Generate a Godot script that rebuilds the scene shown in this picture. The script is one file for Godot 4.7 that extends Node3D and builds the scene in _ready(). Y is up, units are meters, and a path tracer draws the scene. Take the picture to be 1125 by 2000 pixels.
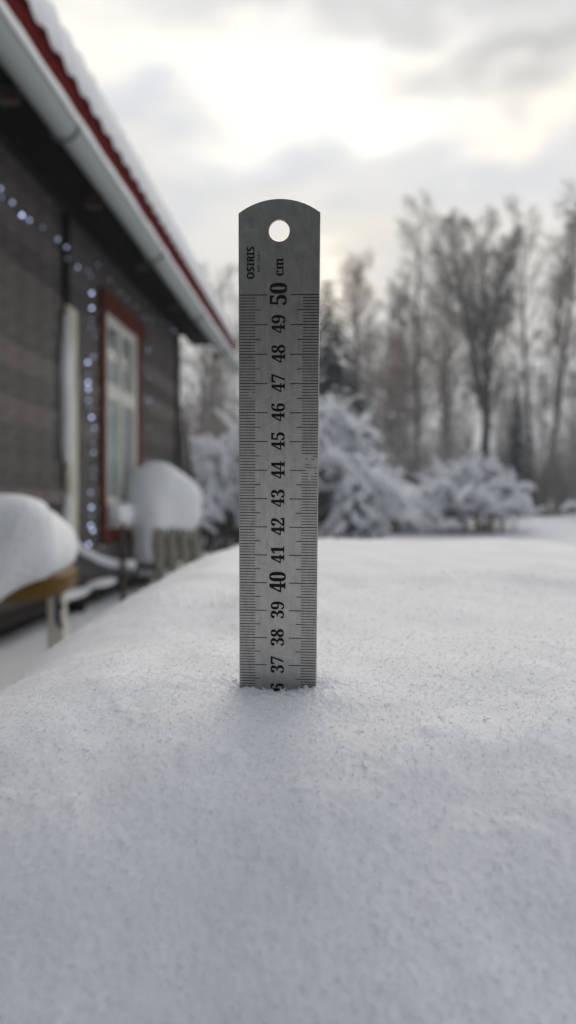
extends Node3D

const CAM := Vector3(0, 0.70, 0)
var rng := RandomNumberGenerator.new()
var taken := {}
var M := {}

# ------------------------------------------------------------------ naming
func numbered(called: String) -> String:
	var n: int = taken.get(called, 0)
	taken[called] = n + 1
	return called if n == 0 else "%s_%03d" % [called, n]

func tag(o: Node3D, label: String, category: String, group := "") -> Node3D:
	o.set_meta("label", label)
	o.set_meta("category", category)
	if group != "":
		o.set_meta("group", group)
	return o

func thing(called: String, label: String, category: String, where := Vector3.ZERO, turn := 0.0, group := "") -> Node3D:
	var o := Node3D.new()
	o.name = numbered(called)
	add_child(o, true)
	o.position = where
	o.rotation.y = turn
	tag(o, label, category, group)
	return o

func part(called: String, mesh: Mesh, mat: Material, parent: Node3D, where := Vector3.ZERO, turn := Vector3.ZERO) -> MeshInstance3D:
	var o := MeshInstance3D.new()
	o.mesh = mesh
	o.material_override = mat
	if parent == self:
		o.name = numbered(called)
	else:
		var n := 0
		for c in parent.get_children():
			if String(c.name) == called or String(c.name).begins_with(called + "_0") or String(c.name).begins_with(called + "_1"):
				n += 1
		o.name = called if n == 0 else "%s_%03d" % [called, n]
	parent.add_child(o, true)
	o.position = where
	o.rotation = turn
	return o

# ------------------------------------------------------------------ mesh buffers
class Buf:
	var v := PackedVector3Array()
	var n := PackedVector3Array()
	var uv := PackedVector2Array()
	var ix := PackedInt32Array()
	func tri(a: Vector3, b: Vector3, c: Vector3, out: Vector3) -> void:
		var nn := (c - a).cross(b - a)
		if nn.length_squared() < 1e-22:
			return
		nn = nn.normalized()
		var k := v.size()
		if nn.dot(out) < 0.0:
			nn = -nn
			v.append_array([a, c, b])
		else:
			v.append_array([a, b, c])
		n.append_array([nn, nn, nn])
		uv.append_array([Vector2.ZERO, Vector2.ZERO, Vector2.ZERO])
		ix.append_array([k, k + 1, k + 2])
	func quad(a: Vector3, b: Vector3, c: Vector3, d: Vector3, out: Vector3) -> void:
		tri(a, b, c, out)
		tri(a, c, d, out)
	func tube(pts: PackedVector3Array, radii: PackedFloat32Array, sides: int) -> void:
		var k := v.size()
		var m := pts.size()
		var u := Vector3.ZERO
		for i in m:
			var d: Vector3 = (pts[mini(i + 1, m - 1)] - pts[maxi(i - 1, 0)]).normalized()
			if i == 0:
				u = d.cross(Vector3(0.31, 0.17, 0.93)).normalized()
			else:
				u = (u - d * u.dot(d)).normalized()
			var w := d.cross(u)
			for s in sides:
				var a := TAU * s / sides
				var q := u * cos(a) + w * sin(a)
				v.append(pts[i] + q * radii[i])
				n.append(q)
				uv.append(Vector2(float(s) / sides, i))
		for i in m - 1:
			for s in sides:
				var a := k + i * sides + s
				var b := k + i * sides + (s + 1) % sides
				var c := b + sides
				var e := a + sides
				ix.append_array([a, c, b, a, e, c])
	func box(lo: Vector3, hi: Vector3, bev := 0.0) -> void:
		obox(Transform3D(Basis(), (lo + hi) / 2), (hi - lo) / 2, bev)
	func obox(t: Transform3D, h: Vector3, bev := 0.0) -> void:
		var c := t.origin
		var axes: Array[Vector3] = [t.basis.x, t.basis.y, t.basis.z]
		bev = minf(bev, minf(h.x, minf(h.y, h.z)) * 0.9)
		for a in 3:
			var b := (a + 1) % 3
			var g := (a + 2) % 3
			for s in [-1.0, 1.0]:
				var o: Vector3 = axes[a] * (h[a] * s)
				var p: Vector3 = axes[b] * (h[b] - bev)
				var q: Vector3 = axes[g] * (h[g] - bev)
				quad(c + o - p - q, c + o + p - q, c + o + p + q, c + o - p + q, axes[a] * s)
				if bev > 0.0:
					for s2 in [-1.0, 1.0]:
						var e1: Vector3 = axes[a] * (h[a] * s) + axes[b] * ((h[b] - bev) * s2)
						var e2: Vector3 = axes[a] * ((h[a] - bev) * s) + axes[b] * (h[b] * s2)
						var l: Vector3 = axes[g] * (h[g] - bev)
						quad(c + e1 - l, c + e1 + l, c + e2 + l, c + e2 - l, axes[a] * s + axes[b] * s2)
		if bev > 0.0:
			for sx in [-1.0, 1.0]:
				for sy in [-1.0, 1.0]:
					for sz in [-1.0, 1.0]:
						var e := h - Vector3(bev, bev, bev)
						tri(c + axes[0] * (h.x * sx) + axes[1] * (e.y * sy) + axes[2] * (e.z * sz), c + axes[0] * (e.x * sx) + axes[1] * (h.y * sy) + axes[2] * (e.z * sz), c + axes[0] * (e.x * sx) + axes[1] * (e.y * sy) + axes[2] * (h.z * sz), axes[0] * sx + axes[1] * sy + axes[2] * sz)
	func mesh() -> ArrayMesh:
		var arr := []
		arr.resize(Mesh.ARRAY_MAX)
		arr[Mesh.ARRAY_VERTEX] = v
		arr[Mesh.ARRAY_NORMAL] = n
		arr[Mesh.ARRAY_TEX_UV] = uv
		arr[Mesh.ARRAY_INDEX] = ix
		var am := ArrayMesh.new()
		am.add_surface_from_arrays(Mesh.PRIMITIVE_TRIANGLES, arr)
		return am

func box_mesh(lo: Vector3, hi: Vector3, bev := 0.0) -> ArrayMesh:
	var b := Buf.new()
	b.box(lo, hi, bev)
	return b.mesh()

# one smooth surface round a distance field (surface nets)
func blob(field: Callable, lo: Vector3, hi: Vector3, cell: float) -> ArrayMesh:
	var nx := int(ceil((hi.x - lo.x) / cell)) + 1
	var ny := int(ceil((hi.y - lo.y) / cell)) + 1
	var nz := int(ceil((hi.z - lo.z) / cell)) + 1
	var f := PackedFloat32Array()
	f.resize(nx * ny * nz)
	for k in nz:
		for j in ny:
			for i in nx:
				f[(k * ny + j) * nx + i] = field.call(lo + Vector3(i, j, k) * cell)
	var at := PackedInt32Array()
	at.resize(nx * ny * nz)
	at.fill(-1)
	var b := Buf.new()
	var off := [0, 1, nx, nx + 1, nx * ny, nx * ny + 1, nx * ny + nx, nx * ny + nx + 1]
	var cor := [Vector3(0, 0, 0), Vector3(1, 0, 0), Vector3(0, 1, 0), Vector3(1, 1, 0), Vector3(0, 0, 1), Vector3(1, 0, 1), Vector3(0, 1, 1), Vector3(1, 1, 1)]
	var edges := [[0, 1], [2, 3], [4, 5], [6, 7], [0, 2], [1, 3], [4, 6], [5, 7], [0, 4], [1, 5], [2, 6], [3, 7]]
	for k in nz - 1:
		for j in ny - 1:
			for i in nx - 1:
				var o := (k * ny + j) * nx + i
				var inside := 0
				for c in 8:
					if f[o + off[c]] < 0.0:
						inside += 1
				if inside == 0 or inside == 8:
					continue
				var sum := Vector3.ZERO
				var cnt := 0
				for e in edges:
					var fa: float = f[o + off[e[0]]]
					var fb: float = f[o + off[e[1]]]
					if (fa < 0.0) != (fb < 0.0):
						sum += (cor[e[0]] as Vector3).lerp(cor[e[1]], fa / (fa - fb))
						cnt += 1
				var p := lo + (Vector3(i, j, k) + sum / cnt) * cell
				at[o] = b.v.size()
				b.v.append(p)
				var h := cell * 0.7
				b.n.append(Vector3(field.call(p + Vector3(h, 0, 0)) - field.call(p - Vector3(h, 0, 0)), field.call(p + Vector3(0, h, 0)) - field.call(p - Vector3(0, h, 0)), field.call(p + Vector3(0, 0, h)) - field.call(p - Vector3(0, 0, h))).normalized())
				b.uv.append(Vector2(p.x, p.z))
	var st := [1, nx, nx * ny]
	for k in range(1, nz - 1):
		for j in range(1, ny - 1):
			for i in range(1, nx - 1):
				var o := (k * ny + j) * nx + i
				for a in 3:
					var f0 := f[o]
					var f1: float = f[o + st[a]]
					if (f0 < 0.0) == (f1 < 0.0):
						continue
					var s1: int = st[(a + 1) % 3]
					var s2: int = st[(a + 2) % 3]
					var q := [at[o], at[o - s1], at[o - s1 - s2], at[o - s2]]
					if q.min() < 0:
						continue
					if f0 < 0.0:
						b.ix.append_array([q[0], q[2], q[1], q[0], q[3], q[2]])
					else:
						b.ix.append_array([q[0], q[1], q[2], q[0], q[2], q[3]])
	return b.mesh()

static func ell(p: Vector3, c: Vector3, r: Vector3) -> float:
	var q := (p - c) / r
	return (q.length() - 1.0) * minf(r.x, minf(r.y, r.z))

static func smin(a: float, b: float, k: float) -> float:
	var h := clampf(0.5 + 0.5 * (b - a) / k, 0.0, 1.0)
	return lerpf(b, a, h) - k * h * (1.0 - h)

static func rbox(p: Vector3, c: Vector3, h: Vector3, r: float) -> float:
	var q := (p - c).abs() - h + Vector3(r, r, r)
	return q.max(Vector3.ZERO).length() + minf(maxf(q.x, maxf(q.y, q.z)), 0.0) - r

# ------------------------------------------------------------------ materials
func lin(r: float, g: float, b: float) -> Color:
	return Color(r, g, b).linear_to_srgb()

func noise_tex(sd: int, freq: float, octaves: int, lo: Color, hi: Color, size := 256, kind := FastNoiseLite.TYPE_SIMPLEX_SMOOTH) -> NoiseTexture2D:
	var fn := FastNoiseLite.new()
	fn.seed = sd
	fn.noise_type = kind
	fn.frequency = freq
	fn.fractal_octaves = octaves
	var t := NoiseTexture2D.new()
	t.width = size
	t.height = size
	t.seamless = true
	t.noise = fn
	var g := Gradient.new()
	g.set_color(0, lo)
	g.set_color(1, hi)
	t.color_ramp = g
	return t

func plain(c: Color, rough := 0.85, spec := 0.3) -> StandardMaterial3D:
	var m := StandardMaterial3D.new()
	m.albedo_color = c
	m.roughness = rough
	m.metallic_specular = spec
	return m

func grained(c: Color, tex: Texture2D, scale: Vector3, rough := 0.85) -> StandardMaterial3D:
	var m := plain(c, rough)
	m.albedo_texture = tex
	m.uv1_triplanar = true
	m.uv1_world_triplanar = true
	m.uv1_scale = scale
	return m

func materials() -> void:
	var soft := noise_tex(3, 0.02, 4, Color(0.94, 0.945, 0.95), Color(1, 1, 1))
	var bumpy := noise_tex(5, 0.05, 5, Color.BLACK, Color.WHITE, 512)
	var snow := grained(lin(0.89, 0.905, 0.93), soft, Vector3.ONE * 2.0, 0.75)
	snow.heightmap_enabled = true
	snow.heightmap_texture = bumpy
	snow.heightmap_scale = 0.5
	M.snow = snow
	var near := grained(lin(0.895, 0.915, 0.95), noise_tex(8, 0.03, 5, Color(0.93, 0.935, 0.945), Color(1, 1, 1), 512), Vector3.ONE * 22.0, 0.7)
	near.heightmap_enabled = true
	near.heightmap_texture = noise_tex(9, 0.045, 5, Color.BLACK, Color.WHITE, 512)
	near.heightmap_scale = 0.007
	M.near_snow = near
	var cr := plain(lin(0.93, 0.94, 0.96), 0.4, 0.5)
	cr.backlight_enabled = true
	cr.backlight = Color(0.7, 0.7, 0.7)
	M.crystal = cr
	var ice := plain(lin(0.9, 0.92, 0.95), 0.12, 0.9)
	M.ice = ice
	var wood := noise_tex(12, 0.015, 5, Color(0.6, 0.58, 0.57), Color(1, 1, 1), 512)
	M.boards = []
	for k in 4:
		var t := [0.20, 0.14, 0.26, 0.17][k] as float
		M.boards.append(grained(lin(t * 1.04, t * 0.97, t * 0.93), wood, Vector3(1.0, 9.0, 0.7), 0.9))
	M.dark_wood = grained(lin(0.035, 0.03, 0.028), wood, Vector3(2, 6, 0.8), 0.9)
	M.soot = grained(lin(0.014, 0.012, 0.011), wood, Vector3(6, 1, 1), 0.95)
	M.rafter = grained(lin(0.16, 0.13, 0.11), wood, Vector3(1, 6, 6), 0.9)
	M.grey_wood = grained(lin(0.36, 0.345, 0.30), noise_tex(14, 0.02, 5, Color(0.55, 0.54, 0.5), Color(1, 1, 1)), Vector3(8, 1.2, 8), 0.9)
	M.stake = grained(lin(0.14, 0.125, 0.105), wood, Vector3(8, 1, 8), 0.9)
	M.white_paint = grained(lin(0.80, 0.785, 0.74), noise_tex(16, 0.01, 4, Color(0.86, 0.85, 0.83), Color(1, 1, 1)), Vector3(2, 1, 2), 0.6)
	M.cream = grained(lin(0.70, 0.67, 0.58), noise_tex(17, 0.01, 4, Color(0.8, 0.79, 0.76), Color(1, 1, 1)), Vector3(2, 1, 2), 0.7)
	M.red_paint = grained(lin(0.16, 0.036, 0.024), noise_tex(18, 0.02, 4, Color(0.75, 0.72, 0.7), Color(1, 1, 1)), Vector3(3, 3, 1), 0.7)
	M.roof_red = grained(lin(0.13, 0.012, 0.012), noise_tex(19, 0.02, 4, Color(0.8, 0.78, 0.78), Color(1, 1, 1)), Vector3(2, 2, 2), 0.95)
	M.roof_red.metallic_specular = 0.1
	M.gutter = plain(lin(0.34, 0.38, 0.38), 0.5, 0.3)
	M.gutter_dark = plain(lin(0.16, 0.18, 0.19), 0.45, 0.5)
	M.room = plain(lin(0.04, 0.045, 0.045))
	M.curtain = plain(lin(0.36, 0.50, 0.45), 0.95)
	var glass := plain(Color(0.9, 0.95, 0.95, 0.12), 0.05, 0.5)
	glass.transparency = BaseMaterial3D.TRANSPARENCY_ALPHA
	M.glass = glass
	M.ochre = grained(lin(0.20, 0.115, 0.014), noise_tex(22, 0.03, 4, Color(0.6, 0.58, 0.5), Color(1, 1, 1)), Vector3.ONE * 6.0, 0.6)
	M.navy = plain(lin(0.018, 0.04, 0.075), 0.6)
	M.cord = plain(lin(0.02, 0.03, 0.025), 0.7)
	M.bulbs = []
	for e in [2.2, 0.65, 0.14]:
		var bm := plain(Color(0.8, 0.85, 1.0), 0.3)
		bm.emission_enabled = true
		bm.emission = Color(0.78, 0.84, 1.0)
		bm.emission_energy_multiplier = e
		M.bulbs.append(bm)
	M.cloth = plain(lin(0.12, 0.125, 0.13), 0.95)
	var bark := noise_tex(24, 0.02, 5, Color(0.5, 0.5, 0.5), Color(1, 1, 1))
	M.bark = grained(lin(0.21, 0.20, 0.19), bark, Vector3(3, 0.7, 3), 0.95)
	M.bark_dark = grained(lin(0.13, 0.125, 0.12), bark, Vector3(3, 0.7, 3), 0.95)
	M.twig = plain(lin(0.25, 0.205, 0.172), 0.95)
	M.twig_dark = plain(lin(0.19, 0.163, 0.142), 0.95)
	M.bush_stem = plain(lin(0.07, 0.06, 0.05), 0.95)
	M.scrub = plain(lin(0.38, 0.35, 0.33), 0.95)
	M.stem_red = plain(lin(0.09, 0.06, 0.05), 0.95)
	M.needle = plain(lin(0.045, 0.065, 0.06), 0.9)
	M.needle_dark = plain(lin(0.03, 0.042, 0.045), 0.9)
	var steel := StandardMaterial3D.new()
	steel.albedo_color = lin(0.60, 0.59, 0.57)
	steel.albedo_texture = brushed(31, 0.74, 1.0)
	steel.metallic = 1.0
	steel.roughness = 1.0
	steel.roughness_texture = brushed(32, 0.24, 0.40)
	steel.uv1_scale = Vector3(1, 1, 1)
	M.steel = steel
	M.ink = plain(lin(0.010, 0.010, 0.012), 0.55, 0.3)
	M.ink_thin = plain(lin(0.02, 0.02, 0.022), 0.55, 0.3)
	var sc := StandardMaterial3D.new()
	sc.albedo_color = lin(0.8, 0.8, 0.8)
	sc.metallic = 0.6
	sc.roughness = 0.6
	M.scratch = sc

# fine lengthwise brushing with grain and a few wear marks
func brushed(sd: int, lo: float, hi: float) -> ImageTexture:
	var r := RandomNumberGenerator.new()
	r.seed = sd
	var w := 256
	var h := 1024
	var im := Image.create(w, h, false, Image.FORMAT_RGB8)
	var fn := FastNoiseLite.new()
	fn.seed = sd
	fn.frequency = 0.02
	fn.fractal_octaves = 4
	for x in w:
		var streak := r.randf()
		for y in h:
			if r.randf() < 0.03:
				streak = r.randf()
			var t := 0.45 * (0.5 + 0.5 * fn.get_noise_2d(x * 2.0, y)) + 0.25 * streak + 0.3 * r.randf()
			var c := lerpf(lo, hi, t)
			im.set_pixel(x, y, Color(c, c, c))
	return ImageTexture.create_from_image(im)

# ------------------------------------------------------------------ sky
func sky_panorama() -> ImageTexture:
	var w := 1024
	var h := 512
	var im := Image.create(w, h, false, Image.FORMAT_RGBF)
	var fn := FastNoiseLite.new()
	fn.seed = 11
	fn.frequency = 1.9
	fn.fractal_octaves = 5
	fn.fractal_gain = 0.5
	var wn := FastNoiseLite.new()
	wn.seed = 21
	wn.frequency = 2.6
	wn.fractal_octaves = 3
	# breaks (bright, +) and thicker cloud (grey, -) : azimuth, elevation, half-widths, amount, warmth
	var lumps := [
		[-14.0, 31.5, 6.0, 2.6, 0.20, 1.0], [-6.5, 31.6, 4.0, 1.8, 0.15, 1.0], [-10.0, 29.6, 6.0, 2.0, 0.10, 0.8], [2.5, 29.8, 5.5, 2.6, 0.24, 0.7], [4.5, 26.9, 5.5, 2.4, 0.30, 0.4], [-2.0, 28.0, 5.5, 2.4, 0.22, 0.5], [-8.0, 26.8, 3.5, 3.0, 0.18, 0.4],
		[14.0, 25.9, 7.0, 1.3, 0.20, 0.9], [20.0, 26.5, 5.0, 1.6, 0.16, 0.9], [-12.5, 25.2, 3.2, 1.5, 0.08, 0.3], [1.0, 17.2, 2.4, 2.2, 0.34, 2.2], [3.0, 20.5, 8.0, 2.0, 0.05, 0.9], [-21.0, 29.0, 5.0, 6.0, 0.15, 1.0], [-10.0, 19.0, 9.0, 3.0, 0.04, 0.4], [6.0, 31.6, 3.0, 1.2, 0.10, 1.0],
		[-16.0, 27.4, 3.2, 1.8, -0.08, -0.3], [-4.5, 24.0, 7.0, 1.6, -0.06, -0.25], [14.0, 29.6, 6.5, 1.8, -0.12, 0.0], [13.5, 23.0, 7.5, 1.7, -0.06, -0.2], [3.0, 34.2, 16.0, 1.5, -0.10, 0.0], [-13.0, 21.8, 4.0, 2.0, -0.04, -0.2], [24.0, 30.5, 8.0, 3.0, -0.10, 0.0],
	]
	for y in h:
		var el := 90.0 - (y + 0.5) / h * 180.0
		for x in w:
			if el < -2.0:
				im.set_pixel(x, y, Color(0.4, 0.41, 0.43))
				continue
			var az := wrapf((x + 0.5) / w * 360.0, -180.0, 180.0)
			var e := deg_to_rad(el)
			var a := deg_to_rad(az)
			var d := Vector3(sin(a) * cos(e), sin(e), -cos(a) * cos(e))
			var q := Vector3(d.x, d.y * 2.6, d.z)
			var n1 := fn.get_noise_3dv(q * 1.6)
			var wob := Vector2(wn.get_noise_3dv(q * 2.2), wn.get_noise_3dv(q * 2.2 + Vector3(7, 3, 5)))
			var near := clampf(0.5 + 0.5 * cos(deg_to_rad(az - 4.0)), 0.0, 1.0)
			var lum := 0.26 + 0.27 * near + 0.05 * n1
			var warm := 0.20 * near * exp(-pow((el - 20.0) / 14.0, 2.0))
			if absf(az) < 60.0:
				var az2 := az + wob.x * 6.0
				var el2 := el + wob.y * 3.4
				for l in lumps:
					var u: float = (az2 - l[0]) / l[2]
					var v: float = (el2 - l[1]) / l[3]
					var g := exp(-(u * u + v * v))
					lum += l[4] * g * (0.62 if l[4] > 0.0 else 1.0)
					warm += (l[4] * g * l[5]) if l[4] > 0.0 else l[5] * g
			lum = maxf(lum, 0.2) * 1.2
			warm = clampf(warm * 2.2, -0.05, 1.0)
			im.set_pixel(x, y, Color(lum * (0.99 + 0.05 * warm - 0.04 * (1.0 - near)), lum * (1.0 - 0.035 * warm), lum * (1.02 - 0.19 * warm + 0.07 * (1.0 - near))))
	return ImageTexture.create_from_image(im)

# ------------------------------------------------------------------ _ready
func _ready() -> void:
	rng.seed = 77
	var cam := Camera3D.new()
	cam.name = "camera"
	add_child(cam)
	cam.position = CAM
	cam.rotation_degrees = Vector3(-0.595, 3.49, 0)
	var lens := CameraAttributesPhysical.new()
	lens.frustum_focal_length = 17.328
	lens.frustum_focus_distance = 0.2595
	lens.frustum_near = 0.02
	lens.frustum_far = 2000.0
	lens.exposure_aperture = 5.4
	cam.attributes = lens
	cam.current = true

	var env := Environment.new()
	env.background_mode = Environment.BG_SKY
	var sky := Sky.new()
	var pan := PanoramaSkyMaterial.new()
	pan.panorama = sky_panorama()
	sky.sky_material = pan
	env.sky = sky
	env.tonemap_mode = Environment.TONE_MAPPER_LINEAR
	env.tonemap_exposure = 1.45
	env.sdfgi_enabled = true
	env.ssao_enabled = true
	env.ssil_enabled = true
	env.fog_enabled = true
	env.fog_density = 0.0055
	env.fog_light_color = Color(0.90, 0.93, 0.97)
	var we := WorldEnvironment.new()
	we.name = "world_environment"
	we.environment = env
	add_child(we)

	var sun := DirectionalLight3D.new()
	sun.name = "veiled_sun"
	sun.light_energy = 0.38
	sun.light_color = Color(1.0, 0.94, 0.86)
	sun.light_angular_distance = 45.0
	sun.shadow_enabled = true
	sun.rotation_degrees = Vector3(-29, 180 - 3, 0)
	add_child(sun)

	materials()
	ground()
	house()
	roof_snow()
	bushes()
	trees()
	wood_behind()
	yard_things()
	lights_on_wall()
	drift()
	ruler()

# ------------------------------------------------------------------ ground
var gn := FastNoiseLite.new()

func field_y(x: float, z: float) -> float:
	var far := clampf((-z - 9.0) / 16.0, 0.0, 1.0)
	var y := 0.30 * far * far * (3 - 2 * far)
	y += gn.get_noise_2d(x * 0.6, z * 0.6) * 0.10 * clampf((-z - 5.0) / 5.0, 0.0, 1.0)
	y += gn.get_noise_2d(x * 3.0 + 50.0, z * 3.0) * 0.02
	# snowed-over humps at the far side of the field
	y += 0.30 * exp(-(pow((x - 7.4) / 1.5, 2) + pow((z + 19.5) / 1.6, 2)))
	y += 0.22 * exp(-(pow((x - 4.6) / 1.6, 2) + pow((z + 17.5) / 1.6, 2)))
	return y

func grid_mesh(xs: PackedFloat32Array, zs: PackedFloat32Array, height: Callable) -> ArrayMesh:
	var b := Buf.new()
	var w := xs.size()
	var d := zs.size()
	b.v.resize(w * d)
	b.n.resize(w * d)
	b.uv.resize(w * d)
	for j in d:
		for i in w:
			b.v[j * w + i] = Vector3(xs[i], height.call(xs[i], zs[j]), zs[j])
	for j in d:
		for i in w:
			var dx: Vector3 = b.v[j * w + mini(i + 1, w - 1)] - b.v[j * w + maxi(i - 1, 0)]
			var dz: Vector3 = b.v[mini(j + 1, d - 1) * w + i] - b.v[maxi(j - 1, 0) * w + i]
			b.n[j * w + i] = dz.cross(dx).normalized()
			b.uv[j * w + i] = Vector2(xs[i], zs[j])
	b.ix.resize((w - 1) * (d - 1) * 6)
	var k := 0
	for j in d - 1:
		for i in w - 1:
			var a := j * w + i
			b.ix[k] = a
			b.ix[k + 1] = a + 1
			b.ix[k + 2] = a + w + 1
			b.ix[k + 3] = a
			b.ix[k + 4] = a + w + 1
			b.ix[k + 5] = a + w
			k += 6
	return b.mesh()

func ground() -> void:
	gn.seed = 4
	gn.frequency = 0.35
	var xs := PackedFloat32Array()
	var zs := PackedFloat32Array()
	for i in range(-90, 91):
		var t := i / 90.0
		xs.append(14.0 * t + 136.0 * pow(absf(t), 5.0) * signf(t))
	for i in range(-110, 111):
		var t := i / 110.0
		zs.append(-10.0 + 18.0 * t + 140.0 * pow(absf(t), 5.0) * signf(t))
	var g := part("snow_field", grid_mesh(xs, zs, field_y), M.snow, self)
	g.set_meta("kind", "structure")
	g.set_meta("label", "white snow field running from the house to the wood")

# ------------------------------------------------------------------ the drift that the ruler stands in
var dn := FastNoiseLite.new()
var dn2 := FastNoiseLite.new()

func drift_y(x: float, z: float) -> float:
	var zz := -z
	var y := 0.6315
	# near side falls towards the camera
	var nd := clampf(0.27 - zz, 0.0, 0.19)
	y -= nd * nd * 2.2 + nd * 0.05 + maxf(0.0, -zz - 0.5) * 0.4
	# gentle swell behind the ruler
	y += 0.004 * (1.0 - exp(-pow(maxf(0.0, zz - 0.3) / 0.25, 2.0)))
	y += 0.008 * exp(-pow((x - 0.12) / 0.30, 2.0) - pow((zz - 0.95) / 0.45, 2.0))
	var x0 := 0.075 + 0.045 * clampf((zz - 0.2) / 0.6, 0.0, 1.0)
	var dl := maxf(0.0, -x - x0)
	y -= dl * dl / 0.24 if dl < 0.3 else 0.375 + (dl - 0.3) * 2.5
	var dr := maxf(0.0, x - (0.26 + 0.05 * zz))
	y -= dr * dr / 1.0 if dr < 0.6 else 0.36 + (dr - 0.6) * 1.2
	var df := maxf(0.0, zz - 1.25)
	y -= df * df / 1.3 if df < 0.6 else 0.277 + (df - 0.6) * 0.92
	# light swell and lumps
	var keep := clampf((y - 0.1) / 0.3, 0.0, 1.0)
	y += dn.get_noise_2d(x, z) * 0.009 * keep
	y += dn.get_noise_2d(x * 5.0 + 9.0, z * 5.0) * 0.0010
	var rx := (x + 0.0175) / 0.028
	var rz := (z + 0.270) / 0.016
	var loose := exp(-(rx * rx + rz * rz))
	y += dn2.get_noise_2d(x, z) * (0.00013 + 0.0007 * loose)
	y += maxf(0.0, dn.get_noise_2d(x * 9.0 + 31.0, z * 9.0) - 0.3) * 0.0013
	# dent where the blade went in
	var qx := (x + 0.0185) / 0.0155
	var qz := (z + 0.2652) / 0.005
	y -= 0.0033 * exp(-(qx * qx + qz * qz)) * (1.0 + 0.9 * dn2.get_noise_2d(x * 0.7 + 3.0, z * 0.7))
	return maxf(y, -0.25)

func drift() -> void:
	dn.seed = 15
	dn.frequency = 4.0
	dn.fractal_octaves = 3
	dn2.seed = 16
	dn2.frequency = 300.0
	dn2.fractal_octaves = 3
	dn2.fractal_gain = 0.6
	var xs := PackedFloat32Array()
	var zs := PackedFloat32Array()
	var nx := 330
	for i in range(-nx, nx + 1):
		var t := float(i) / nx
		xs.append(-0.02 + 0.17 * t + 1.5 * pow(absf(t), 5.0) * signf(t))
	var z := 0.02
	while z < 2.9:
		zs.append(-z)
		z += maxf(0.0007, 0.00075 + (z - 0.29) * 0.011) if z > 0.29 else 0.00075
	var back := PackedFloat32Array()
	z = -0.01
	while z > -1.6:
		back.append(-z)
		z -= 0.006 + absf(z) * 0.08
	zs.reverse()
	back.reverse()
	# rows run from far (most negative z) to near
	var rows := PackedFloat32Array()
	rows.append_array(zs)
	back.reverse()
	rows.append_array(back)
	var o := part("snow_drift", grid_mesh(xs, rows, drift_y), M.near_snow, self)
	o.set_meta("kind", "structure")
	o.set_meta("label", "thick soft snow heap in the foreground holding the steel ruler")
	# feathery crystals lying on top
	var kinds := []
	for k in 3:
		var b := Buf.new()
		for s in 7:
			var a := rng.randf() * TAU
			var d := Vector3(cos(a), rng.randf_range(-0.2, 0.9), sin(a)).normalized()
			var w := d.cross(Vector3(rng.randf() - 0.5, rng.randf() - 0.5, rng.randf() - 0.5)).normalized() * 0.16
			var l := rng.randf_range(0.5, 1.0)
			var c := Vector3(rng.randf() - 0.5, rng.randf() * 0.4, rng.randf() - 0.5) * 0.6
			b.quad(c - w * 0.6, c + d * l * 0.5 - w, c + d * l, c + d * l * 0.5 + w, Vector3.UP)
		kinds.append(b.mesh())
	for k in 3:
		var mm := MultiMesh.new()
		mm.transform_format = MultiMesh.TRANSFORM_3D
		mm.mesh = kinds[k]
		var list: Array[Transform3D] = []
		for i in (2500 if k == 2 else 16000):
			var zz := 0.13 + 0.55 * pow(rng.randf(), 1.7)
			var x := (rng.randf() * 2.0 - 1.0) * 0.44 * zz - 0.06 * zz
			if i % 70 == 0:
				x = -0.0195 + (rng.randf() - 0.5) * 0.034
				zz = 0.2655 - 0.010 * pow(rng.randf(), 2.0)
			var s := rng.randf_range(0.00035, 0.0008) * (1.0 + maxf(0.0, zz - 0.3) * 1.5)
			if rng.randf() < 0.05:
				s *= 1.8
			var bs := Basis.from_euler(Vector3(rng.randf_range(-0.5, 0.5), rng.randf() * TAU, rng.randf_range(-0.5, 0.5))).scaled(Vector3.ONE * s)
			list.append(Transform3D(bs, Vector3(x, drift_y(x, -zz) + s * 0.1, -zz)))
		mm.instance_count = list.size()
		for i in list.size():
			mm.set_instance_transform(i, list[i])
		var mi := MultiMeshInstance3D.new()
		mi.multimesh = mm
		mi.material_override = M.crystal
		mi.name = numbered("snow_crystals")
		add_child(mi, true)
		mi.set_meta("kind", "stuff")
		mi.set_meta("label", "loose feathery snow crystals on the foreground snow")
		mi.set_meta("category", "snow")

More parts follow.
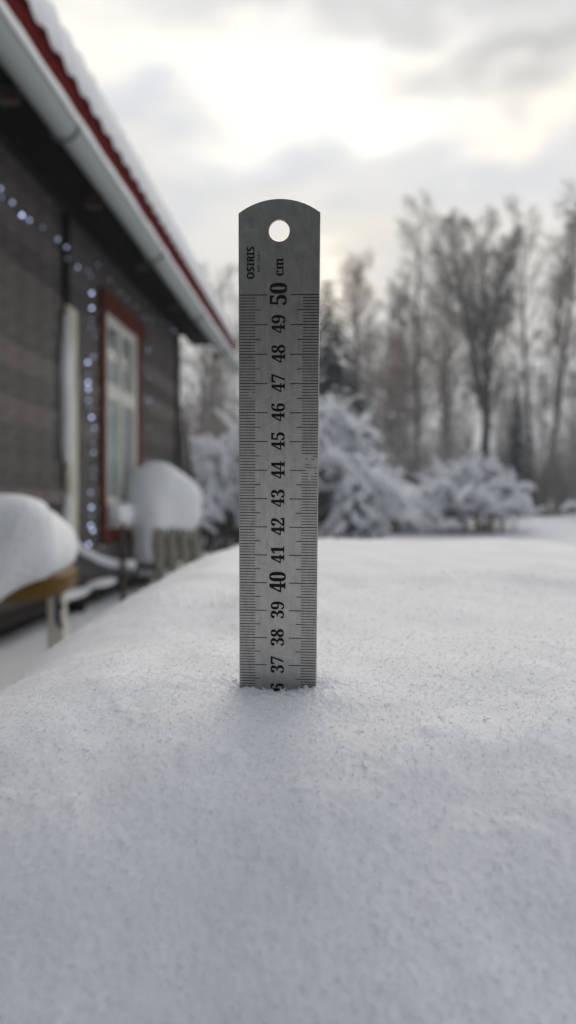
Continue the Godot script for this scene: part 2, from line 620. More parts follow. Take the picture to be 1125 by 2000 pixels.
# ------------------------------------------------------------------ ruler
func ruler() -> void:
	var p36 := Vector3(-0.0200, 0.6320, -0.2672)
	var top := Vector3(-0.0183, 0.7982, -0.2522)
	var u := (top - p36).normalized()
	var r := Vector3(1, 0, 0.004)
	r = (r - u * r.dot(u)).normalized()
	var cm := 0.01004
	var o := thing("steel_ruler", "scratched steel ruler standing upright in the foreground snow, marked up to 50 cm", "ruler", p36 - u * 0.36144)
	o.basis = Basis(r, u, r.cross(u))
	var hw := 0.0140
	var th := 0.0006
	var bv := 0.00014
	var bz := 0.0004
	var y_side := 52.72 * cm
	var sag := 0.0046
	var rad := (hw * hw + sag * sag) / (2 * sag)
	var hole := Vector2(0, 52.13 * cm)
	var hr := 0.0035
	var split := 51.3 * cm
	# outline of the head round the hole, and of the hole, both with an inset
	var loops := []
	for L in [[th, bv], [th - bz, 0.0], [-th + bz, 0.0], [-th, bv]]:
		var ins: float = L[1]
		var outer := PackedVector3Array()
		var inner := PackedVector3Array()
		var w: float = hw - ins
		var c := Vector2(0, y_side + sag - rad)
		var ra: float = rad - ins
		var half := asin(w / ra)
		var corner := c.y + ra * cos(half)
		var rim: Array[Vector2] = []
		for i in 16:
			rim.append(Vector2(lerpf(-w, w, i / 16.0), split))
		for i in 14:
			rim.append(Vector2(w, lerpf(split, corner, i / 14.0)))
		for i in 52:
			var a := lerpf(half, -half, i / 52.0)
			rim.append(c + Vector2(sin(a), cos(a)) * ra)
		for i in 14:
			rim.append(Vector2(-w, lerpf(corner, split, i / 14.0)))
		for pt in rim:
			outer.append(Vector3(pt.x, pt.y, L[0]))
			var ip := hole + (pt - hole).normalized() * (hr + ins)
			inner.append(Vector3(ip.x, ip.y, L[0]))
		loops.append([outer, inner])
	var b := Buf.new()
	for i in 96:
		var j := (i + 1) % 96
		for s in [[0, 1.0], [3, -1.0]]:
			b.quad(loops[s[0]][0][i], loops[s[0]][0][j], loops[s[0]][1][j], loops[s[0]][1][i], Vector3(0, 0, s[1]))
		var mp: Vector3 = (loops[1][0][i] + loops[1][0][j]) / 2
		var outw := Vector3(mp.x - hole.x, mp.y - hole.y, 0).normalized()
		var both_low: bool = absf(loops[1][0][i].y - split) < 1e-6 and absf(loops[1][0][j].y - split) < 1e-6
		for k in 3:
			var tilt := Vector3(0, 0, [0.5, 0.0, -0.5][k])
			if not both_low:
				b.quad(loops[k][0][i], loops[k][0][j], loops[k + 1][0][j], loops[k + 1][0][i], outw + tilt)
			b.quad(loops[k][1][i], loops[k][1][j], loops[k + 1][1][j], loops[k + 1][1][i], -outw + tilt)
	# long straight part
	for s in [1.0, -1.0]:
		b.quad(Vector3(-hw + bv, 0, th * s), Vector3(hw - bv, 0, th * s), Vector3(hw - bv, split, th * s), Vector3(-hw + bv, split, th * s), Vector3(0, 0, s))
		b.quad(Vector3(hw * s, 0, th - bz), Vector3(hw * s, split, th - bz), Vector3(hw * s, split, -th + bz), Vector3(hw * s, 0, -th + bz), Vector3(s, 0, 0))
		for f in [1.0, -1.0]:
			b.quad(Vector3((hw - bv) * s, 0, th * f), Vector3((hw - bv) * s, split, th * f), Vector3(hw * s, split, (th - bz) * f), Vector3(hw * s, 0, (th - bz) * f), Vector3(s, 0, f))
	b.quad(Vector3(-hw, 0, th), Vector3(hw, 0, th), Vector3(hw, 0, -th), Vector3(-hw, 0, -th), Vector3.DOWN)
	for i in b.v.size():
		b.uv[i] = Vector2(b.v[i].x / 0.034 + 0.5, b.v[i].y / 0.136)
	part("blade", b.mesh(), M.steel, o)
	# graduation
	var zt := th + 0.00004
	var lines := Buf.new()
	var rr := RandomNumberGenerator.new()
	rr.seed = 5
	for mmk in range(352, 501):
		var y := mmk * 0.1 * cm
		for side in [-1.0, 1.0]:
			var l := 0.0058
			var hh := 0.00013
			if mmk % 10 == 0:
				l = 0.0101
				hh = 0.00016
			elif mmk % 5 == 0:
				l = 0.0077
				hh = 0.000145
			var worn := 0.0
			if side > 0 and mmk > 436 and mmk < 446: worn = 0.5
			elif side > 0 and ((mmk > 486 and mmk < 489)): worn = 0.2
			elif side < 0 and mmk > 464 and mmk < 468: worn = 0.2
			var x0: float = side * (hw - 0.0003)
			var x1: float = side * (hw - l)
			if worn == 0.0:
				tick(lines, x0, x1, y, hh, zt)
			else:
				for k in 5:
					if rr.randf() > worn:
						tick(lines, lerpf(x0, x1, k / 5.0), lerpf(x0, x1, (k + 1.02) / 5.0), y, hh * 0.8, zt)
	part("graduation_lines", lines.mesh(), M.ink_lines if M.has("ink_lines") else M.ink, o)
	for k in range(36, 51):
		var big := k % 10 == 0
		lettering("number_mark", str(k), "Droid Serif", 700, Vector2(0.0075, 0.0060) if big else Vector2(0.0062, 0.0048), Vector3(-0.0002, k * cm + (0.0002 if not big else 0.0003), zt), M.ink, o)
	lettering("unit_mark", "cm", "Droid Serif", 700, Vector2(0.0060, 0.0025), Vector3(0.0003, 50.93 * cm, zt), M.ink, o)
	lettering("maker_lettering", "OSIRIS", "Droid Sans", 700, Vector2(0.0108, 0.0027), Vector3(-0.0098, 51.07 * cm, zt), M.ink, o)
	lettering("code_lettering", "MP 7561", "Droid Sans", 400, Vector2(0.0068, 0.0011), Vector3(-0.0070, 51.1 * cm, zt), M.ink_thin, o)
	# hairline scratches
	var sc := Buf.new()
	for s in 26:
		var c := Vector2(rr.randf_range(-0.011, 0.011), rr.randf_range(36.5, 52.2) * cm)
		if s < 9:
			c = Vector2(rr.randf_range(-0.004, 0.008), rr.randf_range(44.5, 49.2) * cm)
		var a := rr.randf_range(-0.5, 0.5) + (PI if rr.randf() < 0.5 else 0.0)
		var bend := rr.randf_range(-40.0, 40.0)
		var step := rr.randf_range(0.0002, 0.0011)
		var hwid := rr.randf_range(0.00002, 0.000045)
		for k in 9:
			var d := Vector2(cos(a), sin(a))
			var e := c + d * step
			var w := Vector2(-d.y, d.x) * hwid
			if absf(e.x) < 0.0135:
				sc.quad(Vector3(c.x - w.x, c.y - w.y, th + 0.00003), Vector3(e.x - w.x, e.y - w.y, th + 0.00003), Vector3(e.x + w.x, e.y + w.y, th + 0.00003), Vector3(c.x + w.x, c.y + w.y, th + 0.00003), Vector3(0, 0, 1))
			c = e
			a += bend * step
	for k in 70:
		var c := Vector2(rr.randf_range(-0.0135, 0.0135), rr.randf_range(36.3, 52.6) * cm)
		var q := rr.randf_range(0.00005, 0.00013)
		if (c - hole).length() < hr + 0.0005:
			continue
		sc.quad(Vector3(c.x - q, c.y, th + 0.00005), Vector3(c.x, c.y - q * rr.randf_range(0.5, 1.5), th + 0.00005), Vector3(c.x + q, c.y, th + 0.00005), Vector3(c.x, c.y + q, th + 0.00005), Vector3(0, 0, 1))
	part("scratches", sc.mesh(), M.scratch, o)

func tick(b: Buf, x0: float, x1: float, y: float, h: float, z: float) -> void:
	b.quad(Vector3(x0, y - h, z), Vector3(x1, y - h, z), Vector3(x1, y + h, z), Vector3(x0, y + h, z), Vector3(0, 0, 1))

func lettering(called: String, text: String, face: String, weight: int, size: Vector2, where: Vector3, mat: Material, parent: Node3D) -> void:
	var f := SystemFont.new()
	f.font_names = PackedStringArray([face])
	f.font_weight = weight
	var t := TextMesh.new()
	t.text = text
	t.font = f
	t.font_size = 64
	t.pixel_size = 0.001
	t.depth = 0.002
	var st := SurfaceTool.new()
	var bold := 0.0012 if weight > 500 else 0.0005
	for k in 3:
		st.append_from(t, 0, Transform3D(Basis(), Vector3((k - 1) * bold, 0, k * 0.0015)))
	var heavy := st.commit()
	var box := heavy.get_aabb()
	var o := part(called, heavy, mat, parent)
	var s := Vector3(size.x / box.size.x, size.y / box.size.y, 0.01)
	var rot := Basis(Vector3(0, 0, 1), PI / 2)
	o.transform = Transform3D(rot * Basis.from_scale(s), where)
	o.position -= rot * (Basis.from_scale(s) * Vector3(box.get_center().x, box.get_center().y, 0))

# ------------------------------------------------------------------ house
const WX := -1.75
const Z0 := 2.6
const Z1 := -8.2
const PITCH := 0.62

func house() -> void:
	var o := thing("wooden_house", "dark grey weathered board house with red roof edge and red trimmed window", "house", Vector3(0, 0, 0))
	var eave_x := -1.21
	# backing wall with a window opening, far gable, back
	var wz0 := -5.50
	var wz1 := -6.42
	var wy0 := 0.69
	var wy1 := 2.17
	part("wall", box_mesh(Vector3(WX - 0.2, -0.3, wz0), Vector3(WX - 0.02, 2.92, Z0)), M.dark_wood, o)
	part("wall", box_mesh(Vector3(WX - 0.2, -0.3, Z1), Vector3(WX - 0.02, 2.92, wz1)), M.dark_wood, o)
	part("wall", box_mesh(Vector3(WX - 0.2, -0.3, wz1), Vector3(WX - 0.02, wy0, wz0)), M.dark_wood, o)
	part("wall", box_mesh(Vector3(WX - 0.2, wy1, wz1), Vector3(WX - 0.02, 2.92, wz0)), M.dark_wood, o)
	var ridge_x := -5.2
	var ridge_y := 2.62 + (eave_x - ridge_x) * PITCH
	for zz in [Z1, Z0]:
		var g := Buf.new()
		var poly := [Vector3(WX - 0.2, -0.3, 0), Vector3(WX - 0.2, 2.85, 0), Vector3(ridge_x, ridge_y - 0.2, 0), Vector3(-8.4, 2.85, 0), Vector3(-8.4, -0.3, 0)]
		for s in [0.0, 0.15]:
			for i in range(1, 4):
				g.tri(poly[0] + Vector3(0, 0, zz + s), poly[i] + Vector3(0, 0, zz + s), poly[i + 1] + Vector3(0, 0, zz + s), Vector3(0, 0, 1 if s > 0 else -1))
		part("gable_wall", g.mesh(), M.boards[0], o)
	part("back_wall", box_mesh(Vector3(-8.55, -0.3, Z1), Vector3(-8.4, 2.85, Z0 + 0.15)), M.boards[1], o)
	part("room_floor", box_mesh(Vector3(-8.4, 0.1, Z1 + 0.2), Vector3(WX - 0.2, 0.25, Z0 - 0.01)), M.dark_wood, o)
	part("room_ceiling", box_mesh(Vector3(-8.4, 2.60, Z1 + 0.2), Vector3(WX - 0.21, 2.7, Z0 - 0.01)), M.dark_wood, o)
	# siding, board by board
	var y := 0.10
	var row := 0
	while y < 2.85:
		var h := 0.148
		var spans := [[Z0, Z1]]
		if y + h > 0.45 and y < 2.30:
			spans = [[Z0, -5.42], [-6.56, Z1]]
		for sp in spans:
			var cut: float = sp[0] if row % 2 == 0 else lerpf(sp[0], sp[1], 0.38 + 0.3 * rng.randf())
			var runs := [[sp[0], sp[1]]] if cut == sp[0] or sp[0] < -6.0 else [[sp[0], cut + 0.002], [cut - 0.002, sp[1]]]
			for rn in runs:
				var b := Buf.new()
				var t := Basis(Vector3(0, 0, 1), -0.11 + rng.randf_range(-0.012, 0.012))
				b.obox(Transform3D(t, Vector3(WX - 0.004 + rng.randf_range(-0.002, 0.002), y + h / 2, (rn[0] + rn[1]) / 2)), Vector3(0.011, h / 2 - 0.002 + 0.006, absf(rn[0] - rn[1]) / 2), 0.003)
				part("wall_board", b.mesh(), M.boards[rng.randi() % 4], o)
		y += h
		row += 1
	part("foundation", box_mesh(Vector3(WX - 0.1, -0.3, Z1), Vector3(WX + 0.01, 0.09, Z0)), M.dark_wood, o)
	part("corner_board", box_mesh(Vector3(WX + 0.012, 0.05, Z1 - 0.03), Vector3(WX + 0.04, 2.57, Z1 + 0.10), 0.004), M.boards[1], o)
	part("batten", box_mesh(Vector3(WX + 0.02, 1.985, -4.72), Vector3(WX + 0.05, 2.578, -4.66), 0.004), M.dark_wood, o)
	part("white_board", box_mesh(Vector3(WX + 0.02, 0.37, -4.83), Vector3(WX + 0.055, 1.985, -4.665), 0.008), M.cream, o)
	part("sill_band", box_mesh(Vector3(WX + 0.02, 0.70, -4.66), Vector3(WX + 0.045, 0.79, Z0 - 0.1), 0.004), M.boards[2], o)
	# window
	var win := part("window", window_frame(wz0, wz1, wy0, wy1), M.white_paint, o)
	var mz := (wz0 + wz1) / 2
	for yy in [[wy0 + 0.07, 1.52], [1.64, wy1 - 0.07]]:
		for zz in [[wz0 - 0.075, mz + 0.03], [mz - 0.03, wz1 + 0.075]]:
			part("pane", box_mesh(Vector3(WX + 0.002, yy[0], zz[1]), Vector3(WX + 0.006, yy[1], zz[0])), M.glass, win)
	var cu := Buf.new()
	for i in 60:
		var za := lerpf(wz0 + 0.1, wz1 - 0.1, i / 60.0)
		var zb := lerpf(wz0 + 0.1, wz1 - 0.1, (i + 1) / 60.0)
		var xa := WX - 0.16 + 0.02 * sin(i * 0.9)
		var xb := WX - 0.16 + 0.02 * sin((i + 1) * 0.9)
		cu.quad(Vector3(xa, wy0 - 0.0, za), Vector3(xb, wy0 - 0.0, zb), Vector3(xb, wy1 + 0.0, zb), Vector3(xa, wy1 + 0.0, za), Vector3(1, 0, 0))
	part("curtain", cu.mesh(), M.curtain, win)
	part("window_sill", box_mesh(Vector3(WX + 0.0, 0.52, wz1 + 0.02), Vector3(WX + 0.13, 0.56, wz0 - 0.02), 0.006), M.white_paint, win)
	# red casing
	part("casing", box_mesh(Vector3(WX + 0.015, 0.42, wz0), Vector3(WX + 0.045, wy1, wz0 + 0.075), 0.005), M.red_paint, o)
	part("casing", box_mesh(Vector3(WX + 0.015, 0.42, wz1 - 0.10), Vector3(WX + 0.055, wy1, wz1), 0.005), M.red_paint, o)
	part("casing", box_mesh(Vector3(WX + 0.015, wy1 + 0.002, wz1 - 0.19), Vector3(WX + 0.055, 2.315, wz0 + 0.10), 0.005), M.red_paint, o)
	part("casing", box_mesh(Vector3(WX + 0.012, 0.42, wz1), Vector3(WX + 0.03, 0.518, wz0), 0.004), M.red_paint, o)
	# eaves
	var zf := -9.0
	for s in [1.0, -1.0]:
		var deck := Buf.new()
		var ca := Vector2(eave_x, 2.60)
		var cb := Vector2(ridge_x, ridge_y - 0.02)
		if s < 0:
			ca = Vector2(2 * ridge_x - eave_x, 2.60)
		var nrm := Vector2(0, 0.03)
		deck.quad(Vector3(ca.x, ca.y, zf), Vector3(ca.x, ca.y, Z0 + 0.6), Vector3(cb.x, cb.y, Z0 + 0.6), Vector3(cb.x, cb.y, zf), Vector3.DOWN)
		deck.quad(Vector3(ca.x, ca.y + 0.03, zf), Vector3(ca.x, ca.y + 0.03, Z0 + 0.6), Vector3(cb.x, cb.y + 0.03, Z0 + 0.6), Vector3(cb.x, cb.y + 0.03, zf), Vector3.UP)
		deck.quad(Vector3(ca.x, ca.y, zf), Vector3(cb.x, cb.y, zf), Vector3(cb.x, cb.y + 0.03, zf), Vector3(ca.x, ca.y + 0.03, zf), Vector3(0, 0, -1))
		deck.quad(Vector3(ca.x, ca.y, Z0 + 0.6), Vector3(cb.x, cb.y, Z0 + 0.6), Vector3(cb.x, cb.y + 0.03, Z0 + 0.6), Vector3(ca.x, ca.y + 0.03, Z0 + 0.6), Vector3(0, 0, 1))
		part("roof_deck", deck.mesh(), M.dark_wood, o)
		var sheet := Buf.new()
		var len := 5
		var zs := int((Z0 + 0.6 - zf) / 0.02)
		for i in zs:
			var a := Z0 + 0.6 - i * 0.02
			var c := a - 0.02
			var h0 := wave(a)
			var h1 := wave(c)
			var ex: float = eave_x + 0.035 * s if s > 0 else ca.x - 0.035
			var p0 := Vector3(ex, 2.625 + h0, a)
			var p1 := Vector3(ex, 2.625 + h1, c)
			var q0 := Vector3(ridge_x, ridge_y + 0.03 + h0, a)
			var q1 := Vector3(ridge_x, ridge_y + 0.03 + h1, c)
			sheet.quad(p0, p1, q1, q0, Vector3.UP)
			var dn3 := Vector3(0, -0.012, 0)
			sheet.quad(p0 + dn3, p1 + dn3, q1 + dn3, q0 + dn3, Vector3.DOWN)
			sheet.quad(p0, p1, p1 + dn3, p0 + dn3, Vector3(s, 0, 0))
		part("roof_sheet", sheet.mesh(), M.roof_red, o)
	part("fascia", box_mesh(Vector3(eave_x - 0.005, 2.46, zf), Vector3(eave_x + 0.022, 2.622, Z0 + 0.6), 0.003), M.roof_red, o)
	for k in 5:
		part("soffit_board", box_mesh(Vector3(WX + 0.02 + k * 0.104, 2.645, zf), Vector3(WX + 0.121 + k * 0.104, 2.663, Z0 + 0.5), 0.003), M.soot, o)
	for k in 10:
		var z := 1.5 - k * 1.22
		part("rafter", box_mesh(Vector3(-1.56, 2.57, z - 0.03), Vector3(-1.46, 2.643, z + 0.03), 0.006), M.rafter, o)
	part("wall_plate", box_mesh(Vector3(WX + 0.022, 2.58, Z1), Vector3(WX + 0.07, 2.643, Z0), 0.004), M.dark_wood, o)
	part("barge_board", barge(eave_x, ridge_x, ridge_y, zf), M.dark_wood, o)
	# gutter: half-round trough, rolled rim
	gutter(o, zf)

func wave(z: float) -> float:
	var t := sin(z / 0.178 * TAU)
	return 0.017 * t + 0.006 * absf(t)

func barge(ex: float, rx: float, ry: float, zf: float) -> ArrayMesh:
	var b := Buf.new()
	var d := Vector3(rx - ex, ry - 2.62, 0)
	var l := d.length()
	b.obox(Transform3D(Basis(d / l, Vector3(-d.y, d.x, 0) / l * -1.0, Vector3(0, 0, -1)), Vector3(ex, 2.54, zf - 0.015) + d / 2), Vector3(l / 2, 0.06, 0.012), 0.003)
	return b.mesh()

func window_frame(z0: float, z1: float, y0: float, y1: float) -> ArrayMesh:
	var b := Buf.new()
	var x0 := WX - 0.03
	var x1 := WX + 0.03
	b.box(Vector3(x0, y0, z0 - 0.075), Vector3(x1, y1, z0), 0.004)
	b.box(Vector3(x0, y0, z1), Vector3(x1, y1, z1 + 0.075), 0.004)
	b.box(Vector3(x0, y0, z1 + 0.076), Vector3(x1 - 0.003, y0 + 0.07, z0 - 0.076), 0.004)
	b.box(Vector3(x0, y1 - 0.07, z1 + 0.076), Vector3(x1 - 0.003, y1, z0 - 0.076), 0.004)
	b.box(Vector3(x0, 1.52, z1 + 0.076), Vector3(x1 - 0.002, 1.64, z0 - 0.076), 0.004)
	var mz := (z0 + z1) / 2
	b.box(Vector3(x0, y0 + 0.071, mz - 0.03), Vector3(x1 - 0.005, 1.519, mz + 0.03), 0.004)
	b.box(Vector3(x0, 1.641, mz - 0.03), Vector3(x1 - 0.005, y1 - 0.071, mz + 0.03), 0.004)
	return b.mesh()

func gutter_line(z: float) -> float:
	return 2.372 + 0.006 * sin(z * 1.3) + 0.004 * z / 9.0

func gutter(o: Node3D, zf: float) -> void:
	var cx := -1.188
	var lengths := [[Z0 + 0.7, -0.2, 0.0595], [-0.16, -3.24, 0.0575], [-3.22, -6.4, 0.0545], [-6.38, -9.1, 0.0535]]
	var first: MeshInstance3D
	for L in lengths:
		var b := Buf.new()
		var r: float = L[2]
		var n := 20
		for i in 16:
			var za := lerpf(L[0], L[1], i / 16.0)
			var zb := lerpf(L[0], L[1], (i + 1) / 16.0)
			for k in n:
				var a0 := -PI * k / n
				var a1 := -PI * (k + 1) / n
				for s in [[r, 1.0], [r - 0.003, -1.0]]:
					var rr: float = s[0]
					var m: Vector3 = Vector3(cos((a0 + a1) / 2), sin((a0 + a1) / 2), 0) * s[1]
					b.quad(Vector3(cx + cos(a0) * rr, gutter_line(za) + sin(a0) * rr, za), Vector3(cx + cos(a1) * rr, gutter_line(za) + sin(a1) * rr, za), Vector3(cx + cos(a1) * rr, gutter_line(zb) + sin(a1) * rr, zb), Vector3(cx + cos(a0) * rr, gutter_line(zb) + sin(a0) * rr, zb), m)
		var g := part("gutter", b.mesh(), M.gutter, o)
		if first == null:
			first = g
		var rim := Buf.new()
		var pts := PackedVector3Array()
		var rd := PackedFloat32Array()
		for i in 17:
			var z := lerpf(L[0], L[1], i / 16.0)
			pts.append(Vector3(cx + r + 0.004, gutter_line(z) + 0.002, z))
			rd.append(0.0085)
		rim.tube(pts, rd, 10)
		part("gutter_rim", rim.mesh(), M.gutter, g)
	for z in [-0.9, -3.23, -4.85, -6.39, -7.9]:
		var c := Buf.new()
		var pts := PackedVector3Array()
		var rd := PackedFloat32Array()
		for k in 15:
			var a := -PI * k / 14.0 + 0.1
			pts.append(Vector3(cx + cos(a) * 0.0625, gutter_line(z) + sin(a) * 0.0625, z))
			rd.append(0.011)
		c.tube(pts, rd, 6)
		part("gutter_bracket", c.mesh(), M.gutter_dark, o)
	var d := Buf.new()
	for k in 10:
		var a0 := -PI * k / 10
		var a1 := -PI * (k + 1) / 10
		d.tri(Vector3(cx, gutter_line(-9.1), -9.1), Vector3(cx + cos(a0) * 0.053, gutter_line(-9.1) + sin(a0) * 0.053, -9.1), Vector3(cx + cos(a1) * 0.053, gutter_line(-9.1) + sin(a1) * 0.053, -9.1), Vector3(0, 0, -1))
	part("gutter_end_cap", d.mesh(), M.gutter_dark, o)

func roof_snow() -> void:
	var zf := -9.02
	# snow lying on the roof: one long slab with a rolled, lumpy edge
	var b := Buf.new()
	var eave := -1.165
	var zs := int((3.3 - zf) / 0.03)
	var prof := []
	var n := 16
	var fn := FastNoiseLite.new()
	fn.seed = 40
	fn.frequency = 0.8
	var rows: Array[PackedVector3Array] = []
	for i in zs + 1:
		var z := 3.3 - i * 0.03
		var th := 0.23 + 0.010 * fn.get_noise_2d(z, 0.0)
		if z < zf + 0.25:
			th *= sqrt(clampf((z - zf) / 0.25 + 0.03, 0.0, 1.0))
		var push := 0.006 * fn.get_noise_2d(z * 2.0, 30.0)
		var row := PackedVector3Array()
		var base := Vector2(eave - 0.024, 2.634 + wave(z) + 0.004)
		row.append(Vector3(base.x - 0.06, base.y + 0.06 * PITCH, z))
		row.append(Vector3(base.x - 0.012, base.y + 0.004, z))
		for k in range(0, 9):
			var a := -PI / 2 * 0.75 + (PI / 2 * 1.55) * k / 8.0
			row.append(Vector3(base.x - 0.055 + 0.055 * cos(a) + push, base.y + th * (0.5 + 0.5 * sin(a)) , z))
		for k in range(1, 8):
			var t := k / 7.0
			var x := lerpf(base.x - 0.07, -5.2, t * t)
			row.append(Vector3(x, 2.628 + (eave - x) * PITCH + th + 0.012 + 0.012 * fn.get_noise_2d(x * 2.0, z), z))
		rows.append(row)
	var w := rows[0].size()
	for i in rows.size():
		for k in w:
			b.v.append(rows[i][k])
			var dx: Vector3 = rows[i][mini(k + 1, w - 1)] - rows[i][maxi(k - 1, 0)]
			var dz: Vector3 = rows[mini(i + 1, rows.size() - 1)][k] - rows[maxi(i - 1, 0)][k]
			b.n.append(dx.cross(-dz).normalized() * -1.0)
			b.uv.append(Vector2(k, i))
	for i in rows.size() - 1:
		for k in w - 1:
			var a := i * w + k
			b.ix.append_array([a, a + 1, a + w + 1, a, a + w + 1, a + w])
	# which way round?
	var e1 := b.v[b.ix[1]] - b.v[b.ix[0]]
	var e2 := b.v[b.ix[2]] - b.v[b.ix[0]]
	var mid := (rows.size() / 2) * w + 8
	if b.n[mid].x + b.n[mid].y < 0:
		for i in b.n.size():
			b.n[i] = -b.n[i]
	var q := (rows.size() / 2) * (w - 1) * 6 + 6 * 8
	var fnorm := (b.v[b.ix[q + 2]] - b.v[b.ix[q]]).cross(b.v[b.ix[q + 1]] - b.v[b.ix[q]])
	if fnorm.dot(b.n[mid]) < 0:
		for t in range(0, b.ix.size(), 3):
			var tmp := b.ix[t + 1]
			b.ix[t + 1] = b.ix[t + 2]
			b.ix[t + 2] = tmp
	var o := part("roof_snow", b.mesh(), M.snow, self)
	tag(o, "long thick snow slab lying on the red roof with a scalloped lower edge", "snow")
	# snow heaped in the gutter
	var g := Buf.new()
	var pts := PackedVector3Array()
	var rd := PackedFloat32Array()
	for i in 130:
		var z := 3.2 - i * 0.095
		pts.append(Vector3(-1.186, gutter_line(z) + 0.046 + 0.004 * fn.get_noise_2d(z * 6.0, 3.0), z))
		rd.append(0.052 + 0.006 * fn.get_noise_2d(z * 4.0, 9.0))
	g.tube(pts, rd, 14)
	tag(part("gutter_snow", g.mesh(), M.snow, self), "narrow strip of snow heaped in the grey gutter", "snow")

# ------------------------------------------------------------------ things by the house
func yard_things() -> void:
	# ochre table with a snow heap
	var t := thing("garden_table", "garden table with ochre top and white leg under the snow heap at the left edge", "table", Vector3(-0.93, 0.028, -1.72), deg_to_rad(12))
	var tb := Buf.new()
	var ring := []
	for i in 48:
		var a := TAU * i / 48.0
		ring.append(Vector3(0.30 * signf(cos(a)) * pow(absf(cos(a)), 0.55), 0, 0.22 * signf(sin(a)) * pow(absf(sin(a)), 0.55)))
	for i in 48:
		var p: Vector3 = ring[i]
		var q: Vector3 = ring[(i + 1) % 48]
		var lv := [[0.94, 0.458], [1.0, 0.470], [1.0, 0.506], [0.96, 0.513]]
		for k in 3:
			tb.quad(p * lv[k][0] + Vector3(0, lv[k][1], 0), q * lv[k][0] + Vector3(0, lv[k][1], 0), q * lv[k + 1][0] + Vector3(0, lv[k + 1][1], 0), p * lv[k + 1][0] + Vector3(0, lv[k + 1][1], 0), p + Vector3(0, [-0.2, 0.0, 0.2][k], 0))
		tb.tri(p * 0.96 + Vector3(0, 0.513, 0), q * 0.96 + Vector3(0, 0.513, 0), Vector3(0, 0.513, 0), Vector3.UP)
		tb.tri(p * 0.94 + Vector3(0, 0.458, 0), q * 0.94 + Vector3(0, 0.458, 0), Vector3(0, 0.458, 0), Vector3.DOWN)
	part("tabletop", tb.mesh(), M.ochre, t)
	for s in [Vector2(0.235, -0.16), Vector2(-0.25, -0.16), Vector2(-0.25, 0.16), Vector2(0.10, 0.17)]:
		if s.x == 0.10:
			continue
		part("leg", box_mesh(Vector3(s.x - 0.022, -0.15, s.y - 0.022), Vector3(s.x + 0.022, 0.456, s.y + 0.022), 0.004), M.white_paint, t)
	var mk := Buf.new()
	var zf := -0.16 + 0.0228
	mk.quad(Vector3(0.232, 0.44, zf), Vector3(0.246, 0.44, zf), Vector3(0.246, 0.365, zf), Vector3(0.232, 0.365, zf), Vector3(0, 0, 1))
	mk.quad(Vector3(0.232, 0.3648, zf), Vector3(0.246, 0.3648, zf), Vector3(0.255, 0.345, zf), Vector3(0.242, 0.345, zf), Vector3(0, 0, 1))
	mk.quad(Vector3(0.2462, 0.408, zf), Vector3(0.256, 0.408, zf), Vector3(0.256, 0.398, zf), Vector3(0.2462, 0.398, zf), Vector3(0, 0, 1))
	part("blue_mark", mk.mesh(), M.navy, t).set_meta("label", "dark blue hooked mark on the white leg")
	var cap := func(p: Vector3) -> float:
		var up := clampf((p.y - 0.51) / 0.2, 0.0, 1.0)
		var d := rbox(p, Vector3(-0.11 - 0.02 * up, 0.585, 0.0), Vector3(0.415 - 0.035 * up, 0.092, 0.235 - 0.03 * up), 0.09)
		var lo := rbox(p, Vector3(-0.095 + 0.57 * (p.y - 0.51), 0.56, 0.205), Vector3(0.30, 0.125, 0.085), 0.07)
		d = smin(d, lo, 0.05)
		return d + 0.007 * sin(p.x * 17.0 + p.z * 9.0) + 0.003 * sin(p.x * 41.0 - p.y * 23.0) * sin(p.z * 37.0)
	var cm := blob(cap, Vector3(-0.58, 0.33, -0.32), Vector3(0.42, 0.80, 0.34), 0.02)
	var co := part("table_snow", cm, M.snow, self, t.position, Vector3(0, t.rotation.y, 0))
	tag(co, "rounded snow heap hanging over the ochre table at the left edge", "snow")

	# slatted garden chair deep in snow, turned towards the house corner
	var c0 := Vector3(-1.42, 0, -5.85)
	var side := Vector3(0.5, 0, -0.866)
	var front := Vector3(-0.866, 0, -0.5)
	var ch := thing("garden_chair", "weathered slatted garden chair buried under a tall snow mound by the window", "chair", c0)
	ch.basis = Basis(side, Vector3.UP, side.cross(Vector3.UP))   # x along the slatted side, z out of it
	# z axis = side x up ; front runs along -z or +z
	var fz := signf(ch.basis.z.dot(front))
	for k in 4:
		var sl := Buf.new()
		var x := 0.05 + k * 0.145
		var lean := 0.03 + 0.05 * k
		sl.obox(Transform3D(Basis(Vector3(1, 0, 0), Vector3(lean * -1.0, 1, 0).normalized(), Vector3(0, 0, 1)), Vector3(x + lean * 0.2, 0.22, 0)), Vector3(0.052, 0.29 + 0.02 * (k % 2), 0.011), 0.004)
		part("slat", sl.mesh(), M.grey_wood, ch)
	for k in 6:
		part("seat_slat", box_mesh(Vector3(0.02 + k * 0.085, 0.27, fz * 0.03), Vector3(0.09 + k * 0.085, 0.295, fz * 0.40)) if fz > 0 else box_mesh(Vector3(0.02 + k * 0.085, 0.27, -0.40), Vector3(0.09 + k * 0.085, 0.295, -0.03)), M.grey_wood, ch)
	for yy in [0.08, 0.17]:
		part("rail", box_mesh(Vector3(0.0, yy, minf(fz * 0.03, fz * 0.28)), Vector3(0.025, yy + 0.045, maxf(fz * 0.03, fz * 0.28)), 0.004), M.grey_wood, ch)
	part("armrest", box_mesh(Vector3(-0.03, 0.33, minf(fz * 0.30, fz * 0.40)), Vector3(0.50, 0.385, maxf(fz * 0.30, fz * 0.40)), 0.008), M.grey_wood, ch)
	for xx in [0.0, 0.46]:
		part("leg", box_mesh(Vector3(xx - 0.02, -0.1, minf(fz * 0.34, fz * 0.38)), Vector3(xx + 0.025, 0.33, maxf(fz * 0.34, fz * 0.38)), 0.004), M.grey_wood, ch)
